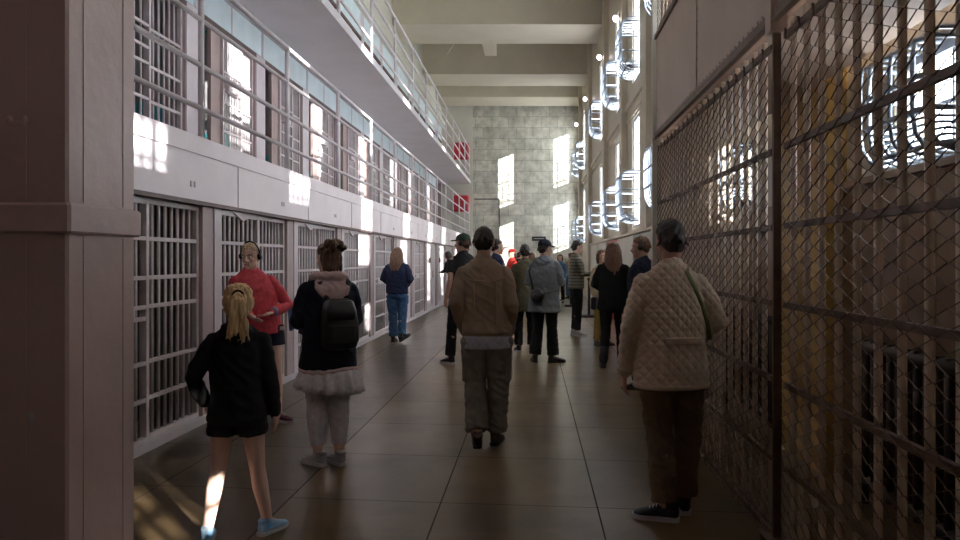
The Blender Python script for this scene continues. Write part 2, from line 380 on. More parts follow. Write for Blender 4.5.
# ------------------------------------------------------------------ window wall
WT = .20                                            # wall thickness
WINS = []                                           # (centre, half width, bottom, top, row, label place, guard height)
for i, y in enumerate([34.65, 31.6, 23.6, 18.95, 15.7, 11.6, 7.4, 3.5, -.35]):
    WINS.append((y, .54, 2.2 if y > 8 else 3.3, 4.52, 'lower', '%s from the stone end wall' % ORD[i], 1.02 if y > 8 else 0))
    WINS.append((y, .54, 5.3, 7.75, 'upper', '%s from the stone end wall' % ORD[i], 1.02 if y > 1 else 0))
WINS.append((7.66, .30, 2.03, 2.66, 'low', 'under the gallery behind the farther fence bay', .6))
WINS.append((4.06, .40, 2.03, 2.66, 'low', 'under the gallery behind the nearest fence bay', .6))
HOLES = [(min(w_[0] + w_[1], YF - .02), w_[0] - w_[1], w_[2], w_[3]) for w_ in WINS] + [(-.32, -1.1, 1.48, 1.80), (-.52, -1.1, 2.15, 2.30)]  # last two are added unseen gaps that shape sun patches by the girl
ys = sorted({-2.1, YF} | {h for q in HOLES for h in q[:2]})
wl = MB()
for ya, yb in zip(ys[:-1], ys[1:]):
    hs = sorted((q[2], q[3]) for q in HOLES if q[1] < (ya + yb) / 2 < q[0])
    z = 0
    for z0, z1 in hs: wl.box(XR, XR + WT, ya, yb, z, z0); z = z1
    wl.box(XR, XR + WT, ya, yb, z, CEIL)
struct('wall_right', wl, M['wall'], 'tan wall with two rows of tall windows', 'wall')
near_p = [5.75]
for i, y in enumerate([33.1, 27.5, 21.6, 17.3, 13.6, 9.6, 5.6, 1.6]):
    pm = M['ochre'] if abs(y - 5.6) < .1 else M['wall']  # this pilaster's ochre includes painted lamp glow
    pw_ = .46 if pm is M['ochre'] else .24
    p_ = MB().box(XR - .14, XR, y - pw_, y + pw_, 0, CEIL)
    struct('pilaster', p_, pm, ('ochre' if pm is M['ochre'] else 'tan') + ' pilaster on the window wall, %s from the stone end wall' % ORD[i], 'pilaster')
wn = 0
for y, WW, z0, z1, row, where, gh in WINS:
    if 1:
        wn += 1
        a, b = y - WW, min(y + WW, YF - .02)
        t = thing('window_%d' % wn, 'tall steel window in the %s row, %s' % (row, where) if row != 'low' else 'small window ' + where, 'window', (XR + .065, y, z0), kind='structure')
        f = MB(); h = z1 - z0; l, r = a - y, b - y
        f.box(-.03, .03, l, l + .05, 0, h); f.box(-.03, .03, r - .05, r, 0, h); f.box(-.03, .03, l, r, 0, .05); f.box(-.03, .03, l, r, h - .05, h)
        obj('frame', f, M['steel'], t)
        mu = MB()
        for q in (1, 2): yy = l + (r - l) * q / 3; mu.box(-.012, .012, yy - .011, yy + .011, .05, h - .05)
        nr = {'upper': 5, 'lower': 4, 'low': 2}[row]
        for q in range(1, nr): mu.box(-.012, .012, l + .05, r - .05, h * q / nr - .011, h * q / nr + .011)
        obj('muntins', mu, M['steel'], t)
        obj('pane', MB().box(.016, .022, l + .03, r - .03, .03, h - .03), M['glass'], t)
        # bulging guard over the tilting sash
        if not gh: continue
        zb = z0 + (.1 if row != 'low' else .02); dp = .36 if row != 'low' else .22
        gt = thing('window_guard', 'bulging pale metal guard on the %s window, %s' % (row, where), 'window guard', (XR, y, zb), 0, 'bulging window guards')
        prof = [(0, gh), (-dp * .7, gh), (-dp * .95, gh * .93), (-dp, gh * .8), (-dp, gh * .34), (-dp * .93, gh * .16), (-dp * .7, gh * .04), (-dp * .35, 0), (0, 0)]
        rb = MB()
        hw = min(b, YF - .06) - y - .03; lw = WW - .03
        for q in range(7):
            yy = -lw + (lw + hw) * q / 6
            rb.tube([(px, yy, pz) for px, pz in prof], .013, 6, side=(0, 1, 0))
        obj('rib_grille', rb, M['basket'], gt, True)
        hp = MB()
        for px, pz in ((-dp * .95, gh * .93), (-dp, gh * .62), (-dp, gh * .34), (-dp * .7, gh * .05)):
            hp.tube([(0, -lw, pz), (px * .8, -lw, pz), (px, -lw + .08, pz), (px, hw - .08, pz), (px * .8, hw, pz), (0, hw, pz)], .016, 6, side=(0, 0, 1))
        obj('hoop_bands', hp, M['basket'], gt, True)
        sc = MB()
        for q in range(6):
            pz = gh * .02 + q * .03; px = -dp * (.45 + .1 * q)
            sc.tube([(0, -lw, pz), (px * .8, -lw, pz), (px, -lw + .1, pz), (px, hw - .1, pz), (px * .8, hw, pz), (0, hw, pz)], .008, 5, side=(0, 0, 1))
        obj('bottom_scoop', sc, M['basket'], gt, True)
# string course and conduits
struct('trim_6', MB().box(XR - .05, XR, 8, YF - .02, 4.86, 5.0), M['wall'], 'tan moulding between the two window rows', 'trim')
t = tag(obj('conduit', MB().tube([(XR - .03, 8.2, 4.62), (XR - .03, 34.5, 4.66)], .018, 6).tube([(XR - .03, 8.2, 4.56), (XR - .03, 34.5, 4.6)], .014, 6), M['wall']), 'pair of thin conduits running along the tan window wall', 'pipe')
# flood lamps
for i, (y, h) in enumerate([(17.3, 7.08), (21.6, 7.35), (27.5, 7.42), (33.1, 7.5), (13.6, 7.1)]):
    t = thing('flood_lamp', 'small lit flood lamp high on the window wall, %s' % ['above and before the nearest beam end', 'at the nearest ceiling beam end', 'third along toward the end wall', 'closest to the end wall', 'nearest of the row'][i], 'lamp', (XR - .142, y, h), 0, 'flood lamps on the window wall')
    obj('bracket', MB().tube([(0, 0, 0), (-.05, 0, .03), (-.08, 0, .01)], .014, 6, side=(0, 1, 0)), M['steel'], t)
    obj('lamp_head', MB().tube([(-.06, .07, .04), (-.08, 0, .0), (-.10, -.07, -.03)], [.03, .06, .085], 12, side=(0, 0, 1)), M['plate'], t, True)
    obj('lens', MB().ell((-.105, -.08, -.035), (.068, .03, .075)), M['lampglow'], t, True)

# low cream partition along the windows
pt = thing('boarded_screen', 'cream boarded screen standing along the window wall', 'screen', (1.98, 9.2, 0))
for k in range(6):
    y = k * 2.7
    obj('board', MB().box(-.02, .02, y + .06, y + 2.64, .05, 1.98), M['plaster'] if k != 3 else M['red'], pt)
for k in range(7):
    obj('post', MB().box(-.04, .04, k * 2.7 - .05, k * 2.7 + .05, 0, 2.0), M['plaster'], pt)
obj('cap_rail', MB().box(-.07, .06, -.08, 16.3, 2.0, 2.05), M['wall'], pt)

# ------------------------------------------------------------------ gun gallery with chain-link
Y0, Y1, Y2 = -1.0, 3.85, 7.6
HT = 2.72
struct('gallery_floor_slab', MB().box(XF + .06, XR - .145, Y0, Y2, HT + .01, HT + .07), M['panel'], 'grey underside of the upper guard gallery', 'walkway')
def chain(y0, y1, z0, z1, dy=.088, dz=.068, r=.0031, x=0, curl=False):
    mb = MB(); n = int((y1 - y0) / dy); dy = (y1 - y0) / n
    m = int((z1 - z0) / dz)
    for i in range(n):
        pts = []
        for j in range(m + 1):
            # each wire zigzags between two columns of crossings
            o = dy * .5 if (i + j) % 2 else -dy * .5
            pts.append((x + (.003 if (i + j) % 2 else -.003), y0 + dy * (i + .5) + o, z0 + dz * .5 * j * 2 * .5))
        k = len(pts)
        while pts[-1][2] < z1 - dz * .5:
            j = len(pts); o = dy * .5 if (i + j) % 2 else -dy * .5
            pts.append((x + (.003 if (i + j) % 2 else -.003), y0 + dy * (i + .5) + o, z0 + dz * .5 * j))
        mb.tube(pts, r, 4, side=(1, 0, 0))
        if curl:   # twisted pair ends at the top edge
            p = pts[-1]; mb.tube([p, (p[0], p[1] + .004, p[2] + .03), (p[0] - .006, p[1] - .004, p[2] + .055)], r, 4)
    return mb
def fence(name, label, ya, yb, z0, z1, nbar, rails, bars=True, curl=True):
    t = thing(name, label, 'fence', (XF, ya, z0))
    L_ = yb - ya; h = z1 - z0
    if bars:
        me = bar_mesh(h, .0175)
        for i in range(nbar): link('bar', me, M['tanbar'], t, (.055, L_ * (i + .6) / nbar, 0))
    for z in rails:
        obj('rail', MB().box(.012, .034, .05, L_ - .05, z - z0 - .015, z - z0 + .015), M['rust'], t)
        if bars: pass
    obj('chain_link', chain(.05, L_ - .04, .03, h - .13, curl=curl), M['wire'], t)
    return t
RAILS = [.06, .46, .875, 1.275, 1.67, 2.07, 2.62]
fence('chain_link_fence', 'chain-link and bar fence bay nearest the viewer', Y0 + .05, Y1 - .05, 0, HT - .01, 26, RAILS)
fence('chain_link_fence', 'chain-link and bar fence bay beyond the steel post', Y1 + .05, Y2 - .05, 0, HT - .01, 20, RAILS)
fence('upper_chain_link_screen', 'upper chain-link screen above the panels before the middle post', Y0 + .05, Y1 - .05, 3.78, 6.2, 24, [3.82, 4.6, 5.4, 6.15], True, False)
fence('upper_chain_link_screen', 'upper chain-link screen between the middle post and the cream post', Y1 + .05, Y2 - .05, 3.78, 6.2, 20, [3.82, 4.6, 5.4, 6.15], True, False)
for y, m_, lab in ((Y1, 'panel', 'steel post between the two fence bays'), (Y2, 'plaster', 'cream corner post where the fence ends'), (Y0, 'panel', 'steel post of the fence behind the viewer')):
    t = thing('fence_post', lab, 'post', (XF, y, 0))
    if m_ == 'plaster': obj('shaft', MB().box(-.035, .07, -.045, .045, 0, 6.25), M[m_], t)
    else: obj('shaft', MB().box(-.01, .03, -.012, .012, 0, 2.66), M['rust'], t); obj('upper_shaft', MB().box(-.035, .05, -.045, .045, 2.66, 6.25), M[m_], t)
    obj('foot_plate', MB().box(-.055, .09, -.07, .07, 0, .08), M['rust'], t)
for k, (a, b, lab) in enumerate(((Y0 + .05, 1.9, 'riveted taupe steel panel overhead beside the viewer'), (1.9, Y1 - .05, 'riveted taupe steel panel before the middle post'), (Y1 + .05, 5.67, 'riveted taupe steel panel just beyond the middle post'), (5.67, Y2 - .05, 'riveted taupe steel panel beside the cream corner post'))):
    t = thing('steel_panel', lab, 'panel', (XF, a, HT + .001), 0, 'riveted panels along the gallery')
    L_ = b - a; h = 1.04
    obj('plate', MB().box(.0, .02, .004, L_ - .004, 0, h), M['panel'], t)
    obj('edge_angle', MB().box(-.02, .0, .006, L_ - .006, 0, .055).box(-.035, .0, .006, L_ - .006, -.012, 0), M['rust'], t); obj('top_angle', MB().box(-.02, 0, .006, L_ - .006, h - .045, h), M['rust'], t)
    rv = MB()
    n = int(L_ / .09)
    for i in range(n): rv.ell((-.002, .05 + (L_ - .1) * i / (n - 1), .085), (.006, .009, .009), 6, 4)
    for i in range(10): rv.ell((-.002, .03, .1 + i * .095), (.006, .009, .009), 6, 4); rv.ell((-.002, L_ - .03, .1 + i * .095), (.006, .009, .009), 6, 4)
    obj('rivets', rv, M['panel'], t)
    obj('cover_strip', MB().box(-.006, 0, .004, .03, .06, h - .05), M['panel'], t)
struct('trim_7', MB().box(XR - .03, XR - .001, .3, 5.13, 0, 1.98).box(XR - .03, XR - .001, 6.07, Y2, 0, 1.98).box(XR - .07, XR - .001, .3, 5.13, 1.98, 2.02), mat('brown_dado_warm_light', (.26, .165, .095), .45, var=.15, scale=3), 'brown dado under the gallery windows, with warm light in its colour', 'dado')  # warm golden light on the gallery wall is mixed into this brown
# radiators under the near windows
for y, lab in ((3.8, 'iron column radiator behind the nearest fence bay'), (7.0, 'iron column radiator behind the farther fence bay')):
    t = thing('radiator', lab, 'radiator', (XR - .12, y, 0), 0, 'radiators in the gallery')
    f = MB()
    for i in range(18): f.tube([(0, -.85 + i * .1, .12), (0, -.85 + i * .1, 1.02)], (.028), 8)
    f.tube([(0, -.92, .16), (0, .92, .16)], .035, 8, side=(0, 0, 1)); f.tube([(0, -.92, .98), (0, .92, .98)], .035, 8, side=(0, 0, 1))
    obj('column_section', f, M['radiator'], t, True)
    for s in (-.85, .85): obj('foot', MB().box(-.04, .04, s - .03, s + .03, 0, .14), M['radiator'], t)

# ------------------------------------------------------------------ small far-end items
t = thing('wall_sign', 'small dark sign on the stone end wall above the crowd', 'sign', (.28, YF, 2.5))
obj('board', MB().bbox(-.33, .33, -.05, 0, -.09, .12, .008), M['dark'], t)
obj('pale_strip', MB().box(-.24, .24, -.056, -.05, .005, .03), M['plate'], t)
tag(obj('wall_pipe', MB().tube([(-2.8, YF - .04, 4.4), (-1.62, YF - .04, 4.4), (-1.6, YF - .04, 4.36), (-1.6, YF - .04, .1)], .025, 8, side=(0, 1, 0)), M['dark']), 'thin dark pipe bent down the stone end wall', 'pipe')
for x, y, lab in ((1.47, 19.7, 'dark queue post with flat base near the striped jacket visitor'), (1.22, 24.2, 'dark queue post farther along toward the end wall'), (.9, 27.6, 'dark queue post farthest down the corridor')):
    t = thing('queue_post', lab, 'queue post', (x, y, 0), 0, 'queue posts near the far crowd')
    obj('base', MB().bbox(-.2, .2, -.2, .2, 0, .06, .015), M['dark'], t)
    obj('pole', MB().tube([(0, 0, .05), (0, 0, 1.0)], .035, 10), M['dark'], t, True)
    obj('cap', MB().ell((0, 0, 1.0), (.05, .05, .04)), M['dark'], t, True)
tag(obj('queue_belt', MB().box(-.003, .003, 0, 4.35, -.025, .025).move(Matrix.Translation((1.47, 19.75, .93)) @ Matrix.Rotation(math.atan2(.25, 4.5), 4, 'Z')), M['plate']), 'grey belt stretched between the two nearer queue posts', 'belt')

# ------------------------------------------------------------------ people
def fabric(name, col, var=.14, scale=30, rough=.8, **k):
    return mat(name, col, rough, 0, var, scale, bump=.25, bscale=220, spec=.25, **k)
K = dict(
    skin=mat('skin', (.60, .36, .27), .5, var=.06, scale=9), skin_pale=mat('pale_skin', (.80, .54, .44), .5, var=.06, scale=9),
    lip=mat('lips', (.45, .17, .15), .45), eye=mat('eye_white', (.75, .73, .7), .25, var=.02), iris=mat('iris', (.06, .05, .05), .2),
    brow=mat('eyebrow', (.14, .08, .05), .8),
    black=fabric('black_fabric', (.012, .012, .014)), black_cot=fabric('black_cotton', (.02, .02, .022)),
    navy=fabric('navy_knit', (.014, .017, .035)), navy_j=fabric('navy_jacket_cloth', (.022, .03, .075)),
    coral=fabric('coral_fleece', (.72, .10, .13)), white=fabric('white_cotton', (.82, .80, .86)),
    capri=fabric('white_twill', (.70, .66, .72)), pinkscarf=fabric('pale_pink_cloth', (.66, .50, .50)),
    tan=fabric('tan_suede', (.35, .265, .19), var=.2, scale=7), cargo=fabric('olive_grey_twill', (.25, .235, .20), var=.18, scale=12),
    greytee=fabric('grey_tee', (.36, .37, .42)), quilt=fabric('cream_quilted_cloth', (.80, .69, .56), var=.1),
    brownpant=fabric('brown_corduroy', (.215, .16, .11)), denim=fabric('blue_denim', (.06, .14, .27), var=.3, scale=14),
    denim_l=fabric('light_denim', (.15, .27, .42), var=.25, scale=14), greyj=fabric('grey_shell_cloth', (.20, .22, .24)),
    olive=fabric('olive_cloth', (.11, .10, .06)), stripe=stripe_mat('olive_quilted_stripe', (.16, .145, .10), (.05, .05, .035), 16),
    bluej=fabric('blue_jacket_cloth', (.07, .16, .30)), redc=fabric('red_cloth', (.55, .04, .03)), beige=fabric('beige_cloth', (.40, .31, .2)),
    greencap=fabric('green_cap_cloth', (.05, .09, .06)), yellow=fabric('mustard_cloth', (.35, .24, .06)),
    leather=mat('black_leather', (.02, .02, .022), .38, bump=.2, bscale=60), boot=mat('brown_leather', (.08, .045, .03), .6, var=.25),
    sole_w=mat('white_rubber', (.55, .55, .57), .55), sole_d=mat('dark_rubber', (.03, .028, .027), .6),
    shoe_blue=mat('blue_shoe_mesh', (.10, .35, .62), .55, var=.5, scale=30, col2=(.5, .6, .68)), shoe_grey=mat('grey_shoe_mesh', (.42, .41, .43), .6),
    shoe_navy=mat('navy_shoe', (.02, .022, .04), .6), shoe_black=mat('black_shoe', (.02, .02, .02), .45), shoe_red=mat('dark_red_shoe', (.10, .02, .05), .5),
    blonde=mat('blonde_hair', (.72, .50, .25), .42, var=.3, scale=5, stretch=(40, 40, 3)), sand=mat('sandy_hair', (.55, .40, .24), .45, var=.3, scale=5, stretch=(40, 40, 3)),
    brownh=mat('brown_hair', (.13, .065, .035), .42, var=.35, scale=5, stretch=(40, 40, 3)), auburn=mat('auburn_hair', (.19, .10, .06), .42, var=.35, scale=5, stretch=(40, 40, 3)),
    darkh=mat('dark_hair', (.035, .025, .02), .45, var=.35, scale=5, stretch=(40, 40, 3)), greyh=mat('dark_grey_hair', (.06, .055, .055), .5, var=.4, scale=5, stretch=(40, 40, 3)),
    plastic=mat('black_plastic', (.015, .015, .017), .35), strap=mat('green_strap', (.22, .26, .10), .6, var=.3, scale=40), screen=mat('dark_screen', (.03, .035, .05), .2),
    book=mat('blue_booklet', (.10, .16, .32), .5, var=.4, scale=20), button=mat('silver_button', (.5, .5, .5), .3, metal=.8),
    lace=mat('white_lace', (.7, .7, .72), .7),
)
DG = bpy.context.evaluated_depsgraph_get
def remesh(mb, voxel, smooth=3, name='m', fac=.6):
    me = mb.mesh(name); o = bpy.data.objects.new('tmp_' + name, me); C.objects.link(o)
    md = o.modifiers.new('r', 'REMESH'); md.mode = 'VOXEL'; md.voxel_size = voxel; md.adaptivity = 0
    if smooth: ms = o.modifiers.new('s', 'SMOOTH'); ms.iterations = smooth; ms.factor = fac
    dg = DG(); dg.update()
    out = bpy.data.meshes.new_from_object(o.evaluated_get(dg))
    bpy.data.objects.remove(o); bpy.data.meshes.remove(me)
    out.name = name
    out.polygons.foreach_set('use_smooth', [True] * len(out.polygons))
    return out
def displace(me, fn):
    """move every vertex along its normal by fn(co)"""
    n = len(me.vertices); nr = [v.normal.copy() for v in me.vertices]
    for v, q in zip(me.vertices, nr): v.co += q * fn(v.co)
    me.update()
def folds(amp, sx=9, sz=20, seed=0):
    off = Vector((seed * 7.3, seed * 3.1, seed * 1.7))
    def fn(p):
        q = Vector((p.x * sx, p.y * sx, p.z * sz + p.x * 9)) + off
        a = noise.noise(q); b = noise.noise(Vector((p.x * sx * 2.3, p.y * sx * 2.3, p.z * sz * .9)) + off)
        return amp * (1 - abs(a) * 2.4) * .9 + amp * .5 * b
    return fn
def strands(amp, seed=0):
    def fn(p):
        a = noise.noise(Vector((p.x * 75 + seed, p.y * 75, p.z * 9)))
        return amp * (a + .5 * noise.noise(Vector((p.x * 170, p.y * 170 + seed, p.z * 14))))
    return fn
def quilting(amp, k=2 * PI / .062):
    def fn(p):
        u = p.x * 1.15 if abs(p.y) > -9 else p.y
        a = abs(math.sin((u + p.z) * k / 2)); b = abs(math.sin((u - p.z) * k / 2))
        return amp * (min(a, b) ** .5 - .6) + .003 * noise.noise(p * 9)
    return fn

SKULL = [(0.0, .022, .026, .058), (.012, .036, .038, .050), (.03, .048, .055, .036), (.05, .056, .067, .024), (.075, .063, .079, .013), (.10, .068, .088, .006),
         (.13, .073, .095, .0), (.155, .0755, .0975, -.004), (.18, .073, .095, -.007), (.20, .066, .086, -.009), (.218, .052, .068, -.011), (.23, .033, .043, -.012), (.2345, .012, .016, -.012)]
def oval(z, rx, ry, yc, seg=24):
    return [(rx * math.cos(2 * PI * i / seg), yc + ry * math.sin(2 * PI * i / seg), z) for i in range(seg)]

def person(label, x, y, rz, H=1.75, vox=.008, pose=None, torso=None, sleeves='long', hem=.86, tmat='black', bulk=1.0, arm_r=1.0, tfold=.005, tfn=None,
           pants='long', pmat='black', pfold=.006, leg_r=1.0, cuff=.07, shoe='shoe_black', sole='sole_d', ankle_bare=False,
           hair='short', hmat='brownh', skin='skin', head=(0, 0), lean=0.0, eyes=True, extras=None, phones=False, cap=None, foot=None, hood=None, collar=True, hipw=1.0, side=0.0, hs=1.0):
    s = H / 1.75
    P = dict(hipL=(-.09, 0, .92), kneeL=(-.105, .015, .50), ankL=(-.11, -.01, .085), hipR=(.09, 0, .92), kneeR=(.105, .015, .50), ankR=(.11, -.01, .085),
             shL=(-.158 * (.5 + .5 * bulk), 0, 1.388), shR=(.158 * (.5 + .5 * bulk), 0, 1.388), elL=(-.215, -.03, 1.13), elR=(.215, -.03, 1.13), wrL=(-.215, .07, .89), wrR=(.215, .07, .89))
    P.update(pose or {})
    P = {k: Vector(v) for k, v in P.items()}
    for k in ('elL', 'elR', 'wrL', 'wrR'):
        if pose and k in pose: P[k].x *= .84
    F = dict(L=(8, 0), R=(-8, 0)); F.update(foot or {})          # yaw (left positive), pitch of each foot
    def ly(z): return lean * max(0, z - .92) / .5
    def lx(z): return side * max(0, z - .92) / .5
    for k in ('shL', 'shR', 'elL', 'elR', 'wrL', 'wrR'):
        if k[0] == 's': P[k].y += ly(P[k].z)
        P[k].x += lx(P[k].z)
    root = thing('person', label, 'person', (x, y, 0), rz)
    neck = Vector((lx(1.47), ly(1.47) - .012, 1.47)); hy, hp = head
    HM = Matrix.Translation(neck + Vector((0, .012 + abs(lean) * .1, .036))) @ Matrix.Rotation(R(hy), 4, 'Z') @ Matrix.Rotation(R(-hp), 4, 'X') @ Matrix.Scale(hs, 4)   # chin level at its origin
    near = vox < .0085
    Sc = Matrix.Scale(s, 4)
    # ---- body: one continuous skin
    b = MB()
    n0 = len(b.v); b.loft([oval(z, rx, ry, yc) for z, rx, ry, yc in SKULL])
    b.tube([(0, .088, .128), (0, .102, .108), (0, .114, .088), (0, .103, .075)], [.008, .0105, .0145, .011], 8, rnd=True)      # nose
    for sx in (-1, 1):
        b.ell((sx * .015, .098, .083), (.009, .011, .008), 8, 6)
        b.tube([(sx * .012, .088, .136), (sx * .034, .085, .140), (sx * .055, .068, .134)], [.009, .0095, .008], 7, rnd=True)  # brow
        b.ell((sx * .042, .066, .088), (.02, .018, .017), 10, 7)       # cheek
        b.ell((sx * .077, -.008, .112), (.011, .022, .034), 10, 7)     # ear
    b.tube([(-.022, .082, .048), (0, .092, .05), (.022, .082, .048)], .009, 8, rnd=True)
    b.ell((0, .078, .012), (.02, .016, .015), 10, 7)
    b.move(HM, n0)
    hb = HM @ Vector((0, -.012, .055))
    b.tube([neck + Vector((0, 0, -.07)), neck, hb], [(.075, .065), (.056, .056), (.055, .058)], 14, rnd=True)
    tor = [(.86, .15, .10, 0), (.95, .155, .11, -.008), (1.06, .135, .095, 0), (1.2, .15, .10, .004), (1.33, .165, .10, 0), (1.41, .15, .08, -.005), (1.455, .09, .065, -.01)]
    b.loft([[(p_[0] + lx(z), p_[1], p_[2]) for p_ in oval(z, rx * (.6 + .4 * bulk), ry * (.6 + .4 * bulk), yc + ly(z), 20)] for z, rx, ry, yc in tor])
    for q in 'LR':
        sg = -1 if q == 'L' else 1
        b.tube([P['sh' + q], P['sh' + q].lerp(P['el' + q], .5), P['el' + q], P['el' + q].lerp(P['wr' + q], .35), P['wr' + q]], [.046, .042, .036, .037, .026], 12, rnd=True)
        hk = P['kn' + 'ee' + q]; ha = P['hip' + q]; aa = P['ank' + q]
        b.tube([ha, ha.lerp(hk, .5), hk, hk.lerp(aa, .32) + Vector((0, -.012, 0)), hk.lerp(aa, .75), aa], [.082 * leg_r, .073 * leg_r, .054 * leg_r, .056 * leg_r, .042 * leg_r, .037], 14, rnd=True)
        b.ell(tuple(aa + Vector((0, .02, -.03))), (.034, .06, .035), 10, 7)
        # hand: palm, four unequal bent fingers, thumb off its side
        d = (P['wr' + q] - P['el' + q]).normalized(); w = P['wr' + q]
        across = Vector((0, 1, 0)) - d * d.y
        if across.length < .3: across = Vector((0, 0, 1)) - d * d.z
        across.normalize(); palmn = d.cross(across) * (-sg if True else 1)     # palm faces the thigh
        inward = Vector((-sg, 0, 0)); inward = (inward - d * inward.dot(d))
        inward = inward.normalized() if inward.length > .2 else palmn
        b.tube([w, w + d * .03, w + d * .06, w + d * .088], [(.024, .019), (.033, .017), (.039, .016), (.037, .014)], 12, side=across, rnd=True)
        for i, (off, ln) in enumerate(((.031, .068), (.0105, .076), (-.0105, .071), (-.030, .056))):
            k0 = w + d * (.083 - abs(i - 1.2) * .003) + across * off
            k1 = k0 + d * ln * .48 + across * off * .14 + inward * .008
            k2 = k1 + d * ln * .30 + inward * ln * .22
            k3 = k2 + d * ln * .14 + inward * ln * .26
            b.tube([k0 - d * .02, k0, k1, k2, k3], [.0095, .0092, .0082, .0076, .0066], 8, rnd=True)
        t0 = w + d * .025 + across * .025
        b.tube([t0, t0 + d * .03 + across * .022 + inward * .01, t0 + d * .058 + across * .026 + inward * .022, t0 + d * .076 + across * .022 + inward * .032], [.014, .0115, .0095, .0075], 8, rnd=True)
    b.move(Sc)
    body = link('body', remesh(b, (.0052 if near else vox) , 2, 'body'), K[skin], root)
    if eyes:
        for sx in (-1, 1):
            e = MB().ell((sx * .032, .079, .118), (.0135, .0115, .0095), 10, 7); e.move(HM).move(Sc); eo = obj('eye', e, K['eye'], root, True)
            i = MB().ell((sx * .032, .0885, .118), (.0055, .0035, .0055), 8, 5); i.move(HM).move(Sc); obj('iris', i, K['iris'], eo, True)
            bw = MB().tube([(sx * .016, .098, .139), (sx * .034, .094, .145), (sx * .052, .077, .14)], [.0035, .004, .003], 6, rnd=True); bw.move(HM).move(Sc); obj('eyebrow', bw, K['brow'], root, True)
        lp = MB().tube([(-.021, .087, .0505), (-.008, .0985, .0535), (0, .0985, .052), (.008, .0985, .0535), (.021, .087, .0505)], [.003, .0045, .0045, .0045, .003], 6, rnd=True)
        lp.tube([(-.019, .087, .0455), (0, .0985, .043), (.019, .087, .0455)], [.003, .005, .003], 6, rnd=True); lp.move(HM).move(Sc); obj('lips', lp, K['lip'], root, True)
    # ---- trousers / shorts
    p = MB()
    hw = hipw * (.6 + .4 * bulk)
    p.loft([oval(z, rx * hw * (.82 if z > hem + .02 else 1), ry * hw * (.82 if z > hem + .02 else 1), yc + ly(z), 22) for z, rx, ry, yc in [(.80, .14, .10, -.005), (.86, .178, .125, -.012), (.93, .178, .132, -.016), (1.0, .162, .118, -.008), (1.04, .155, .11, 0)]])
    for q in 'LR':
        h, k, a = P['hip' + q], P['knee' + q], P['ank' + q]
        if pants == 'long':
            e = k.lerp(a, .93); p.tube([h + Vector((0, -.008, 0)), h.lerp(k, .18), h.lerp(k, .5), k, k.lerp(a, .45), e], [.075 * hw, .096 * leg_r * hw, .088 * leg_r, .069 * leg_r, max(.066 * leg_r, cuff * .95), cuff], 16, rnd=False)
        elif pants == 'capri':
            e = k.lerp(a, .80); p.tube([h, h.lerp(k, .22), h.lerp(k, .5), k, k.lerp(a, .4), e], [.075 * hw, .098 * leg_r, .09 * leg_r, .067 * leg_r, .066 * leg_r, cuff], 16)
        elif pants == 'shorts':
            e = h.lerp(k, .42); p.tube([h + Vector((0, 0, .02)), h.lerp(k, .2), e], [.104, .102, .103], 16)
    p.move(Sc)
    pm = remesh(p, vox, 3, 'trousers')
    if pfold: displace(pm, folds(pfold, 10, 16, len(label)))
    link({'long': 'trousers', 'capri': 'cropped_trousers', 'shorts': 'shorts'}[pants], pm, K[pmat], root)
    # ---- top
    t = MB()
    fl_ = 1 + max(0, .86 - hem) * .7
    prof = torso or [(hem, .185 * fl_, .138 * fl_, -.006), (hem + .02, .19 * fl_, .142 * fl_, -.006), (1.0, .178, .132, -.002), (1.08, .176, .13, 0), (1.2, .182, .138, .002), (1.32, .186, .13, 0), (1.40, .168, .105, -.006), (1.447, .128, .085, -.012), (1.485, .084, .074, -.012)]
    t.loft([[(p_[0] + lx(z), p_[1], p_[2]) for p_ in oval(z, rx * bulk, ry * bulk, yc + ly(z), 24)] for z, rx, ry, yc in prof])
    for q in 'LR':
        sh, el, wr = P['sh' + q], P['el' + q], P['wr' + q]
        ar = arm_r
        if sleeves == 'long':
            t.tube([sh + Vector((0, 0, -.015)), sh.lerp(el, .45), el, el.lerp(wr, .5), el.lerp(wr, .97)], [.060 * ar, .062 * ar, .055 * ar, .050 * ar, .042 * ar], 14, rnd=True)
        elif sleeves == 'short':
            t.tube([sh, sh.lerp(el, .3), sh.lerp(el, .62)], [.068, .064, .064], 14)
    if collar:
        nk = neck + Vector((0, 0, .0)); t.tube([nk + Vector((0, 0, -.03)), nk + Vector((0, .004, .02)), nk + Vector((0, .01, .035))], [(.082, .08), (.072, .074), (.07, .072)], 14)
    if hood:
        t.ell((0, neck.y - .075, 1.435), (.115, .075, .075)); t.ell((0, neck.y - .06, 1.475), (.10, .07, .04))
    t.move(Sc)
    tm = remesh(t, vox, 7, 'jacket')
    displace(tm, tfn or folds(tfold, 8, 14, len(label) * .37))
    top = link('jacket' if sleeves == 'long' else 'shirt', tm, K[tmat], root)
    # ---- shoes
    for q in 'LR':
        a = P['ank' + q]; yaw, pit = F[q]
        MM = Matrix.Translation(a) @ Matrix.Rotation(R(yaw), 4, 'Z') @ Matrix.Rotation(R(-pit), 4, 'X') @ Matrix.Translation((0, 0, -.085))
        sh = MB()
        rr = [(-.078, .016, .05, .022), (-.066, .031, .052, .038), (-.03, .0375, .056, .045), (.02, .039, .056, .042), (.07, .0425, .046, .034), (.115, .0465, .037, .026), (.15, .043, .032, .021), (.178, .03, .028, .016), (.19, .012, .026, .008)]
        sh.loft([[(hw_ * math.cos(2 * PI * i / 14), yy, max(.018, zc + hh * math.sin(2 * PI * i / 14))) for i in range(14)] for yy, hw_, zc, hh in rr])
        sh.tube([(0, -.022, .05), (0, -.03, .10), (0, -.032, .115)], [(.038, .044), (.041, .046), (.04, .046)], 14)
